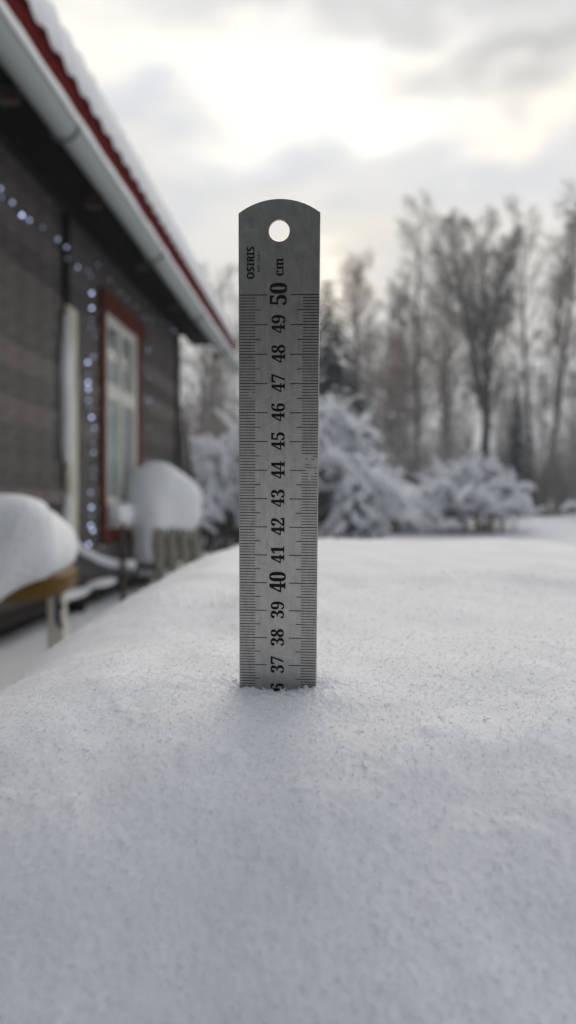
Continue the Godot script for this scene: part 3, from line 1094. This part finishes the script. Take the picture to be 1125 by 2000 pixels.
	var cs := func(p: Vector3) -> float:
		var d := ell(p, Vector3(0.20, 0.76, fz * 0.17), Vector3(0.27, 0.30, 0.23))
		d = smin(d, ell(p, Vector3(0.38, 0.72, fz * 0.10), Vector3(0.22, 0.24, 0.20)), 0.08)
		d = smin(d, rbox(p, Vector3(0.24, 0.60, fz * 0.19), Vector3(0.28, 0.13, 0.20), 0.09), 0.10)
		d = smin(d, rbox(p, Vector3(0.06, 0.40, fz * 0.15), Vector3(0.10, 0.16, 0.10), 0.06), 0.07)
		d = smin(d, rbox(p, Vector3(0.03, 0.27, fz * 0.12), Vector3(0.06, 0.05, 0.09), 0.03), 0.03)
		d = smin(d, rbox(p, Vector3(0.03, 0.14, fz * 0.13), Vector3(0.05, 0.03, 0.10), 0.025), 0.02)
		return d + 0.006 * sin(p.x * 15.0 + p.y * 8.0) * cos(p.z * 13.0)
	var sm := blob(cs, Vector3(-0.16, 0.05, minf(0, fz * 0.5) - 0.14), Vector3(0.68, 1.14, maxf(0, fz * 0.5) + 0.14), 0.028)
	var so := part("chair_snow", sm, M.snow, self, c0)
	so.basis = ch.basis
	tag(so, "tall rounded snow mound piled on the slatted garden chair", "snow")

	# snow on the window sill
	var ss := func(p: Vector3) -> float:
		return rbox(p, Vector3(WX + 0.08, 0.625, -5.86), Vector3(0.075, 0.075, 0.33), 0.05) + 0.006 * sin(p.z * 11.0)
	tag(part("sill_snow", blob(ss, Vector3(WX - 0.02, 0.52, -6.3), Vector3(WX + 0.2, 0.74, -5.4), 0.02), M.snow, self), "white snow lying on the window sill", "snow")
	# snow stuck to the white board
	var bs := func(p: Vector3) -> float:
		var w := 0.020 + 0.012 * sin(p.y * 5.3) + 0.008 * sin(p.y * 13.0)
		return rbox(p, Vector3(WX + 0.045, 1.13, -4.635), Vector3(0.035, 0.80, w), 0.02)
	tag(part("board_snow", blob(bs, Vector3(WX - 0.01, 0.28, -4.70), Vector3(WX + 0.12, 1.98, -4.54), 0.02), M.snow, self), "uneven snow crust clinging to the tall white board on the wall", "snow")

	# stake and sagging strip
	var st := Buf.new()
	st.tube(PackedVector3Array([Vector3(0, -0.2, 0), Vector3(0.004, 0.2, 0), Vector3(-0.002, 0.585, 0)]), PackedFloat32Array([0.02, 0.019, 0.017]), 8)
	var so2 := thing("wooden_stake", "thin brown stake standing in the snow before the snowed chair", "stake", Vector3(-1.39, 0, -4.82))
	part("post", st.mesh(), M.stake, so2)
	var top := Buf.new()
	top.tube(PackedVector3Array([Vector3(-0.002, 0.578, 0), Vector3(-0.002, 0.600, 0)]), PackedFloat32Array([0.022, 0.008]), 8)
	part("snow_cap", top.mesh(), M.snow, so2)
	var pts := PackedVector3Array([Vector3(-1.70, 0.425, -4.70), Vector3(-1.66, 0.385, -4.70), Vector3(-1.61, 0.345, -4.71), Vector3(-1.545, 0.30, -4.76), Vector3(-1.475, 0.268, -4.81), Vector3(-1.41, 0.255, -4.85), Vector3(-1.33, 0.252, -4.90)])
	var up := PackedVector3Array()
	var r0 := PackedFloat32Array()
	var r1 := PackedFloat32Array()
	for p in pts:
		up.append(p + Vector3(0, 0.04, 0))
		r0.append(0.030)
		r1.append(0.032)
	var sg := thing("sagging_strip", "snow covered cloth strip sagging from the white board to the thin stake", "cloth", Vector3.ZERO)
	var s0 := Buf.new()
	s0.tube(pts, r0, 8)
	part("cloth", s0.mesh(), M.cloth, sg)
	var s1 := Buf.new()
	s1.tube(up, r1, 8)
	part("snow_layer", s1.mesh(), M.snow, sg)
	# low step along the wall
	var stp := thing("wall_step", "low dark plank step along the house wall with snow patches", "step", Vector3(WX, 0, -5.0))
	for k in 2:
		part("plank", box_mesh(Vector3(0.03 + k * 0.07, 0.10, -1.6), Vector3(0.096 + k * 0.07, 0.135, 2.8), 0.005), M.dark_wood, stp)
	for k in 3:
		part("support", box_mesh(Vector3(0.05, -0.2, -1.4 + k * 1.7), Vector3(0.15, 0.098, -1.34 + k * 1.7)), M.dark_wood, stp)
	var fs := func(p: Vector3) -> float:
		var d := ell(p, Vector3(WX + 0.12, 0.14, -4.5), Vector3(0.08, 0.03, 0.3))
		d = smin(d, ell(p, Vector3(WX + 0.11, 0.14, -5.15), Vector3(0.07, 0.03, 0.3)), 0.02)
		return d
	tag(part("step_snow", blob(fs, Vector3(WX - 0.02, 0.02, -5.6), Vector3(WX + 0.5, 0.26, -4.1), 0.015), M.snow, self), "flat snow patch on the dark step below the sagging strip", "snow")
	# snow-caught sticks at the house corner
	var stick := thing("leaning_sticks", "bundle of brown sticks with snow leaning at the far house corner", "sticks", Vector3(WX + 0.05, 0, Z1 + 0.06))
	for k in 7:
		var sb := Buf.new()
		var a := Vector3(rng.randf_range(0.02, 0.20), 0, rng.randf_range(-0.05, 0.1))
		sb.tube(PackedVector3Array([a + Vector3(0.06 * k * 0.3, -0.05, 0), a + Vector3(0.0, 0.8, 0), a * 0.4 + Vector3(0, 1.45 + rng.randf() * 0.35, 0)]), PackedFloat32Array([0.018, 0.015, 0.008]), 6)
		part("stick", sb.mesh(), M.stem_red if k % 2 else M.grey_wood, stick)
	var sb2 := Buf.new()
	for k in 9:
		var y := 0.9 + k * 0.08
		sb2.tube(PackedVector3Array([Vector3(0.03, y, 0.0), Vector3(0.10, y + 0.03, 0.03), Vector3(0.15, y - 0.03, 0.05)]), PackedFloat32Array([0.02, 0.03, 0.015]), 6)
	part("caught_snow", sb2.mesh(), M.snow, stick)

# ------------------------------------------------------------------ string of lights
func lights_on_wall() -> void:
	var o := thing("string_lights", "string of small cool white lights along the wall and down beside the window", "string lights", Vector3.ZERO)
	var run := [[-3.55, 2.33, 2], [-3.70, 2.314, 1], [-3.71, 2.275, 2], [-3.84, 2.30, 1], [-3.96, 2.28, 0], [-4.06, 2.291, 1], [-4.25, 2.322, 2], [-4.49, 2.337, 1], [-4.64, 2.341, 1], [-4.66, 2.275, 2], [-4.85, 2.281, 1], [-5.04, 2.319, 2], [-5.11, 2.30, 2], [-5.13, 2.187, 0], [-5.13, 2.082, 0], [-5.12, 2.0, 2], [-5.10, 1.938, 2], [-5.19, 1.897, 2], [-5.16, 1.746, 1], [-5.04, 1.683, 0], [-5.05, 1.60, 2], [-5.05, 1.547, 0], [-5.05, 1.50, 0], [-5.05, 1.422, 1], [-5.07, 1.382, 2], [-5.12, 1.313, 0], [-5.18, 1.244, 1], [-5.06, 1.199, 2], [-5.15, 1.13, 2], [-5.16, 1.067, 1], [-5.16, 0.95, 2], [-5.16, 0.893, 2], [-5.09, 0.783, 1], [-5.11, 0.678, 0], [-5.10, 0.62, 2], [-5.09, 0.553, 0], [-5.14, 0.515, 0], [-5.05, 0.422, 0], [-5.34, 0.388, 2]]
	var top := [[-5.17, 2.40, 2], [-5.46, 2.38, 2], [-5.72, 2.36, 2], [-5.91, 2.36, 2], [-6.19, 2.38, 2], [-6.50, 2.36, 2], [-6.60, 2.093, 1], [-6.61, 1.85, 2], [-6.62, 1.642, 1], [-6.62, 1.4, 2], [-6.61, 1.091, 2]]
	var far := [[-6.9, 2.44, 2], [-7.3, 2.52, 2], [-7.60, 2.55, 2], [-7.85, 2.56, 1]]
	var ball := SphereMesh.new()
	ball.radius = 0.0082
	ball.height = 0.018
	ball.radial_segments = 12
	ball.rings = 6
	for l in [run, top, far]:
		var pts := PackedVector3Array()
		var rd := PackedFloat32Array()
		for i in l.size():
			var p := Vector3(WX + 0.052, l[i][1], l[i][0])
			if l == top:
				p.x = WX + 0.085
			var q: MeshInstance3D = part("bulb", ball, M.bulbs[l[i][2]], o, p)
			pts.append(p + Vector3(-0.012, 0.008, 0))
			rd.append(0.0025)
			if i + 1 < l.size():
				var nx := Vector3(p.x, l[i + 1][1], l[i + 1][0])
				pts.append((p + nx) / 2 + Vector3(-0.008, -0.006, 0.004))
				rd.append(0.0025)
		var b := Buf.new()
		b.tube(pts, rd, 5)
		part("cord", b.mesh(), M.cord, o)

# ------------------------------------------------------------------ vegetation
func rot_away(d: Vector3, ang: float, az: float) -> Vector3:
	var s := d.cross(Vector3(0.2, 0.1, 0.97)).normalized()
	s = s.rotated(d, az)
	return d.rotated(s, ang).normalized()

# limb and everything that grows from it; level 0 goes to the trunk buffer
func limb(tb: Buf, cb: Buf, r: RandomNumberGenerator, p: Vector3, d: Vector3, l: float, rad: float, lv: int, P: Dictionary) -> void:
	var segs: int = [9, 6, 4, 2][lv]
	var pts := PackedVector3Array([p])
	var rd := PackedFloat32Array([rad])
	var dirs := [d]
	for i in segs:
		var j: Vector3 = Vector3(r.randf() - 0.5, r.randf() - 0.5, r.randf() - 0.5) * (P.wob as float) * [0.35, 0.7, 1.0, 1.0][lv]
		d = (d + j + Vector3(0, [0.05, P.lift, P.lift * 0.7, P.droop][lv], 0)).normalized()
		p += d * (l / segs)
		pts.append(p)
		dirs.append(d)
		rd.append(maxf(rad * (1.0 - 0.9 * (i + 1.0) / segs), P.fine))
	(tb if lv == 0 else cb).tube(pts, rd, [8, 5, 3, 3][lv])
	if lv == 3:
		return
	var n: int = P.kids[lv]
	var start: float = [P.bare, 0.2, 0.15][lv]
	for k in n:
		var t := lerpf(start, 0.98, (k + r.randf()) / n)
		var f := t * segs
		var i := mini(int(f), segs - 1)
		var at := pts[i].lerp(pts[i + 1], f - i)
		var ang: float = P.angle[lv] * r.randf_range(0.75, 1.25)
		var nd := rot_away(dirs[i + 1], ang, k * 2.4 + r.randf() * 1.2)
		var ratio: float = P.ratio[lv]
		var nl := l * ratio * r.randf_range(0.7, 1.15) * (1.0 - (0.62 if lv == 0 else 0.5) * (t - start) / (1.0 - start))
		if lv == 0 and P.has("vase"):
			nl = l * ratio * r.randf_range(0.8, 1.1) * (1.0 - 0.55 * t)
		limb(tb, cb, r, at, nd, nl, maxf(rd[i] * [0.5, 0.5, 0.55][lv], P.fine), lv + 1, P)

func bare_tree(sd: int, h: float, rad: float, P: Dictionary) -> Array:
	var r := RandomNumberGenerator.new()
	r.seed = sd
	var tb := Buf.new()
	var cb := Buf.new()
	var p := {"wob": 0.26, "lift": 0.10, "droop": -0.05, "fine": 0.0058, "kids": [26, 10, 8], "bare": 0.35, "angle": [0.72, 0.75, 0.8], "ratio": [0.34, 0.55, 0.6]}
	p.merge(P, true)
	limb(tb, cb, r, Vector3(0, -0.3, 0), Vector3(P.get("slant", 0.0), 1, 0).normalized(), h, rad, 0, p)
	if P.has("forks"):
		for f in P.forks:   # [height share, slant, length, radius share]
			var pp := p.duplicate()
			pp.bare = 0.25
			var at := Vector3(h * f[0] * P.get("slant", 0.0), h * f[0] - 0.3, 0)
			limb(tb, cb, r, at, Vector3(f[1], 1, f[4]).normalized(), f[2], rad * f[3], 0, pp)
	return [tb.mesh(), cb.mesh()]

func plant_tree(called: String, meshes: Array, label: String, where: Vector3, turn: float, bark: Material, twig: Material, group := "trees at the edge of the wood") -> Node3D:
	var o := thing(called, label, "tree", Vector3(where.x, field_y(where.x, where.z), where.z), turn, group)
	part("trunk", meshes[0], bark, o)
	part("crown", meshes[1], twig, o)
	return o

func spruce(sd: int, h: float, spread: float, snowy: bool) -> Array:
	var r := RandomNumberGenerator.new()
	r.seed = sd
	var tb := Buf.new()
	var nb := Buf.new()
	var sb := Buf.new()
	tb.tube(PackedVector3Array([Vector3(0, -0.3, 0), Vector3(0, h * 0.5, 0), Vector3(0, h * 0.98, 0)]), PackedFloat32Array([h * 0.018, h * 0.011, 0.01]), 7)
	var y := h * 0.05
	while y < h * 0.97:
		var t := y / h
		var reach := spread * pow(1.0 - t, 0.85) + 0.08
		var n := 7 if t < 0.7 else 5
		for k in n:
			var a := TAU * k / n + r.randf() * 0.9
			var l := reach * r.randf_range(0.75, 1.1)
			var dr := Vector3(cos(a), 0, sin(a))
			var side := Vector3(-sin(a), 0, cos(a))
			var pts := PackedVector3Array()
			var rd := PackedFloat32Array()
			for i in 5:
				var s := i / 4.0
				pts.append(Vector3(0, y, 0) + dr * (l * s) + Vector3(0, -l * (0.42 * s * s) + 0.05 * s, 0))
				rd.append(lerpf(0.03, 0.012, s) * minf(1.0, h / 4.0))
			nb.tube(pts, rd, 3)
			if snowy:
				var sp := PackedVector3Array()
				var sr := PackedFloat32Array()
				for i in range(1, 5):
					sp.append(pts[i] + Vector3(0, 0.05, 0))
					sr.append([0.0, 0.05, 0.075, 0.06, 0.02][i] * r.randf_range(0.7, 1.2))
				sb.tube(sp, sr, 5)
			var m := 3 + int(l * 7.0)
			for q in m:
				var s := (q + 0.6) / m
				var at := Vector3(0, y, 0) + dr * (l * s) + Vector3(0, -l * (0.42 * s * s), 0)
				for sg in [-1.0, 1.0]:
					var tl := l * 0.34 * (1.05 - s * 0.7) * r.randf_range(0.7, 1.2)
					var e: Vector3 = at + (side * sg + dr * 0.6 + Vector3(0, -0.55, 0)).normalized() * tl
					nb.tube(PackedVector3Array([at, e]), PackedFloat32Array([0.035 * minf(1.0, h / 4.0), 0.01]), 3)
		y += h * 0.045 * (1.0 - 0.35 * t)
	return [tb.mesh(), nb.mesh(), sb.mesh() if snowy else null]

func plant_spruce(meshes: Array, label: String, where: Vector3, needle: Material) -> void:
	var o := thing("spruce_tree", label, "tree", Vector3(where.x, field_y(where.x, where.z), where.z), 0.3, "spruces")
	part("trunk", meshes[0], M.bark_dark, o)
	part("crown", meshes[1], needle, o)
	if meshes[2]:
		part("snow_load", meshes[2], M.snow, o)

# canes that rise, arch over and hang, each with snow along its back
func snow_bush(sd: int, rx: float, h: float, canes: int, sweep: float, thick: float) -> Array:
	var r := RandomNumberGenerator.new()
	r.seed = sd
	var cb := Buf.new()
	var sb := Buf.new()
	for c in canes:
		var a := r.randf() * TAU
		var dr := Vector3(cos(a), 0, sin(a) * 0.75)
		var reach := rx * r.randf_range(0.15, 0.75)
		var ba := r.randf() * TAU
		var base := Vector3(cos(ba), 0, sin(ba) * 0.75) * rx * 0.55 * sqrt(r.randf())
		var off := (base + dr * reach).length() / rx
		var peak := h * r.randf_range(0.45, 1.0) * (1.0 - 0.45 * minf(off * off, 1.2))
		var drop := r.randf_range(0.1, 0.75) * sweep
		var pts := PackedVector3Array()
		var rd := PackedFloat32Array()
		var sp := PackedVector3Array()
		var sr := PackedFloat32Array()
		var n := 9
		var wv := Vector3(r.randf() - 0.5, 0, r.randf() - 0.5) * rx * 0.35
		for i in n + 1:
			var s := i / float(n)
			var rise := sin(minf(s / 0.65, 1.0) * PI / 2)
			var fall := pow(maxf(0.0, (s - 0.6) / 0.4), 1.5) * drop * peak
			var q := base + dr * (reach * pow(s, 1.25)) + wv * sin(s * 4.0) + Vector3(0, peak * rise - fall - 0.1, 0)
			q += Vector3(r.randf() - 0.5, r.randf() - 0.5, r.randf() - 0.5) * 0.09
			pts.append(q)
			rd.append(lerpf(0.013, 0.005, s))
			if s > 0.4:
				var w := thick * r.randf_range(0.35, 1.25) * (1.0 if s < 0.9 else 0.55)
				sp.append(q + Vector3(0, w * 0.75, 0))
				sr.append(w)
		cb.tube(pts, rd, 4)
		sb.tube(sp, sr, 6)
		for k in 15:
			var i := 2 + r.randi() % (n - 2)
			var d := Vector3(r.randf() - 0.5, r.randf_range(-0.35, 0.5), r.randf() - 0.5).normalized()
			var l := r.randf_range(0.12, 0.38) * rx * 0.9
			var m := pts[i] + d * l * 0.5 + Vector3(0, 0.03, 0)
			var e := pts[i] + d * l + Vector3(0, -0.05, 0)
			if e.y < 0.05:
				continue
			cb.tube(PackedVector3Array([pts[i], m, e]), PackedFloat32Array([0.007, 0.006, 0.004]), 3)
			var w := thick * r.randf_range(0.25, 0.65)
			if r.randf() < 0.8 and i > 2:
				sb.tube(PackedVector3Array([pts[i] + Vector3(0, w * 0.7, 0), m + Vector3(0, w * 0.8, 0), e + Vector3(0, w * 0.6, 0)]), PackedFloat32Array([w, w, w * 0.5]), 5)
	return [cb.mesh(), sb.mesh()]

func plant_bush(meshes: Array, label: String, where: Vector3, stem: Material) -> Node3D:
	var o := thing("snowy_bush", label, "bush", Vector3(where.x, field_y(where.x, where.z), where.z), 0.0, "snow laden bushes")
	part("stems", meshes[0], stem, o)
	part("snow_load", meshes[1], M.snow, o)
	return o

func bushes() -> void:
	plant_bush(snow_bush(101, 1.95, 2.55, 95, 0.7, 0.085), "largest snow laden bush, a broad white dome behind the ruler", Vector3(-0.45, 0, -12.2), M.bush_stem)
	plant_bush(snow_bush(107, 1.1, 1.95, 70, 0.7, 0.07), "snowy bush filling the gap between house corner and ruler", Vector3(-1.95, 0, -11.6), M.bush_stem)
	plant_bush(snow_bush(102, 0.95, 1.0, 55, 0.6, 0.055), "low rounded snowy bush between the white dome and the wide arching bush", Vector3(1.3, 0, -14.6), M.stem_red)
	plant_bush(snow_bush(103, 1.5, 1.5, 78, 0.5, 0.068), "wide arching snowy bush with reddish stems right of the ruler", Vector3(2.75, 0, -15.4), M.stem_red)
	plant_bush(snow_bush(104, 1.1, 1.1, 60, 0.6, 0.065), "small snowy bush cut by the right edge of the picture", Vector3(6.9, 0, -18.5), M.stem_red)
	plant_spruce(spruce(111, 1.35, 0.6, true), "small blue green spruce with snow on its boughs beside the ruler", Vector3(0.35, 0, -11.2), M.needle)

func trees() -> void:
	plant_tree("birch_tree", bare_tree(212, 8.2, 0.12, {"bare": 0.45, "kids": [30, 11, 8], "angle": [0.85, 0.75, 0.8], "ratio": [0.24, 0.55, 0.6], "vase": 1}), "slender bare tree with a small rounded crown just right of the ruler", Vector3(0.90, 0, -24.1), 0.4, M.bark, M.twig)
	plant_tree("bare_tree", bare_tree(202, 10.9, 0.13, {"bare": 0.30, "kids": [26, 10, 8], "ratio": [0.26, 0.55, 0.6]}), "brownish bare tree left of the widest dark crown", Vector3(3.0, 0, -26.2), 1.0, M.bark, M.twig)
	plant_tree("bare_tree", bare_tree(203, 10.0, 0.20, {"bare": 0.34, "kids": [28, 11, 8], "ratio": [0.30, 0.55, 0.6], "vase": 1, "forks": [[0.40, -0.22, 6.2, 0.6, 0.05], [0.52, 0.26, 4.6, 0.55, -0.08]]}), "tallest dark forked tree with the widest bare crown", Vector3(5.05, 0, -25.35), 0.0, M.bark_dark, M.twig_dark)
	plant_tree("bare_tree", bare_tree(204, 12.4, 0.13, {"bare": 0.5, "kids": [20, 9, 8], "ratio": [0.20, 0.55, 0.6], "slant": 0.0}), "straight pale slim tree second from the right edge", Vector3(8.1, 0, -30.5), 2.0, M.bark, M.twig)
	plant_tree("bare_tree", bare_tree(205, 12.2, 0.14, {"bare": 0.45, "kids": [22, 10, 8], "ratio": [0.24, 0.55, 0.6], "slant": 0.06, "vase": 1, "forks": [[0.55, 0.16, 5.0, 0.6, 0.0]]}), "pale forked tree leaning to the right edge of the picture", Vector3(7.95, 0, -28.5), 0.0, M.bark, M.twig)
	plant_tree("bare_tree", bare_tree(206, 9.2, 0.09, {"bare": 0.45, "kids": [18, 10, 8], "ratio": [0.26, 0.55, 0.6], "slant": -0.10}), "thin leaning tree between the brownish tree and the widest crown", Vector3(4.3, 0, -26.8), 0.0, M.bark, M.twig)
	plant_tree("bare_tree", bare_tree(207, 7.0, 0.10, {"bare": 0.2, "kids": [26, 10, 8], "ratio": [0.34, 0.55, 0.6]}), "bushy grey tree seen between the house corner and the ruler", Vector3(-3.6, 0, -20.5), 0.0, M.bark, M.twig_dark)
	plant_tree("bare_tree", bare_tree(208, 8.8, 0.08, {"bare": 0.4, "kids": [18, 9, 8], "ratio": [0.24, 0.55, 0.6]}), "faint tree top showing above the roof snow left of the ruler", Vector3(-3.0, 0, -25.0), 0.0, M.bark, M.twig)
	plant_tree("bare_tree", bare_tree(209, 9.6, 0.12, {"bare": 0.5, "kids": [18, 9, 8], "ratio": [0.22, 0.55, 0.6]}), "tree behind the house with twigs above the roof snow at top left", Vector3(-5.05, 0, -12.6), 0.0, M.bark, M.twig)
	plant_spruce(spruce(112, 6.8, 2.3, false), "tall dark spruce half hidden behind the ruler", Vector3(-0.15, 0, -20.5), M.needle_dark)
	plant_spruce(spruce(113, 4.2, 0.8, false), "narrow dark spruce beside the tallest forked tree", Vector3(5.95, 0, -24.5), M.needle_dark)
	for k in 7:
		var spot: Vector3 = [Vector3(2.3, 0, -31), Vector3(5.0, 0, -34), Vector3(7.2, 0, -35), Vector3(9.3, 0, -31.5), Vector3(11.6, 0, -33), Vector3(12.6, 0, -31), Vector3(3.7, 0, -36)][k]
		plant_tree("bare_tree", bare_tree(220 + k, [9.0, 11.0, 10.0, 9.5, 12.0, 12.5, 11.0][k], 0.09, {"bare": 0.35, "kids": [22, 10, 8], "ratio": [0.22, 0.55, 0.6], "slant": [0.0, 0.05, -0.05, 0.03, -0.04, 0.06, 0.0][k]}), ["thin grey tree left of the tall brownish tree, behind the white dome bush","thin grey tree right behind the tallest forked tree","thin grey tree between the narrow spruce and the straight pale tree","thin grey tree close behind the two pale trees at the right","tall thin grey tree near the right edge, leaning slightly left","rightmost thin grey tree, leaning out at the picture's right edge","thin grey tree standing behind the thin leaning tree"][k], spot, k * 1.0, M.bark, M.twig, "thin trees behind the front row")
	# the wood behind, one mass
	var r := RandomNumberGenerator.new()
	r.seed = 9
	var sorts := []
	for k in 3:
		sorts.append(bare_tree(301 + k, 9.5, 0.08, {"bare": 0.2, "kids": [20, 7, 6], "ratio": [0.22, 0.55, 0.6], "fine": 0.010}))
	for k in 3:
		var places: Array[Transform3D] = []
		for i in 17:
			var z := -r.randf_range(30.0, 52.0)
			var x := r.randf_range(-0.15, 0.62) * -z - 1.0
			var s := r.randf_range(0.75, 1.15) * (0.9 if x / -z < 0.12 else 1.0)
			places.append(Transform3D(Basis(Vector3.UP, r.randf() * TAU).scaled(Vector3.ONE * s), Vector3(x, field_y(x, z), z)))
		for q in 2:
			stuff("distant_wood", sorts[k][q], M.twig_dark if q else M.bark, places, "grey brown leafless wood behind the field")
	var shrub := []
	for k in 2:
		var b := Buf.new()
		var rr := RandomNumberGenerator.new()
		rr.seed = 60 + k
		for c in 70:
			var a := rr.randf() * TAU
			var p := Vector3(cos(a), 0, sin(a)) * rr.randf() * 0.5
			var d := Vector3(rr.randf() - 0.5, 2.0, rr.randf() - 0.5).normalized()
			var l := rr.randf_range(1.0, 2.6)
			b.tube(PackedVector3Array([p, p + d * l * 0.5, p + d * l + Vector3(rr.randf() - 0.5, 0, rr.randf() - 0.5) * 0.4]), PackedFloat32Array([0.012, 0.009, 0.004]), 3)
			for t in 4:
				var at := p + d * l * rr.randf_range(0.3, 0.9)
				b.tube(PackedVector3Array([at, at + Vector3(rr.randf() - 0.5, rr.randf_range(0.1, 0.7), rr.randf() - 0.5) * 0.8]), PackedFloat32Array([0.007, 0.004]), 3)
		shrub.append(b.mesh())
	for k in 2:
		var places: Array[Transform3D] = []
		for i in 26:
			var z := -r.randf_range(23.0, 34.0)
			var x := r.randf_range(-0.10, 0.55) * -z
			var s := r.randf_range(0.6, 1.35)
			places.append(Transform3D(Basis(Vector3.UP, r.randf() * TAU).scaled(Vector3.ONE * s), Vector3(x, field_y(x, z) - 0.05, z)))
		for i in 14:
			var z := -r.randf_range(14.0, 20.0)
			var x := r.randf_range(-0.24, -0.08) * -z
			places.append(Transform3D(Basis(Vector3.UP, r.randf() * TAU).scaled(Vector3.ONE * r.randf_range(0.8, 1.2)), Vector3(x, field_y(x, z) - 0.05, z)))
		stuff("undergrowth", shrub[k], M.scrub, places, "brown leafless undergrowth along the foot of the wood")

func wood_behind() -> void:
	var r := RandomNumberGenerator.new()
	r.seed = 19
	var s := spruce(330, 9.0, 2.4, false)
	var places: Array[Transform3D] = []
	for i in 34:
		var z := r.randf_range(11.0, 22.0)
		var x := r.randf_range(-1.1, 1.1) * z
		places.append(Transform3D(Basis(Vector3.UP, r.randf() * TAU).scaled(Vector3.ONE * r.randf_range(0.8, 1.25)), Vector3(x, -0.1, z)))
	for q in 2:
		stuff("spruce_wood", s[q], M.needle_dark if q else M.bark_dark, places, "dark spruce wood on the near side of the yard")

func stuff(called: String, mesh: Mesh, mat: Material, places: Array[Transform3D], label: String) -> void:
	var mm := MultiMesh.new()
	mm.transform_format = MultiMesh.TRANSFORM_3D
	mm.mesh = mesh
	mm.instance_count = places.size()
	for i in places.size():
		mm.set_instance_transform(i, places[i])
	var o := MultiMeshInstance3D.new()
	o.multimesh = mm
	o.material_override = mat
	o.name = numbered(called)
	add_child(o, true)
	o.set_meta("kind", "stuff")
	o.set_meta("label", label)
	o.set_meta("category", "wood")
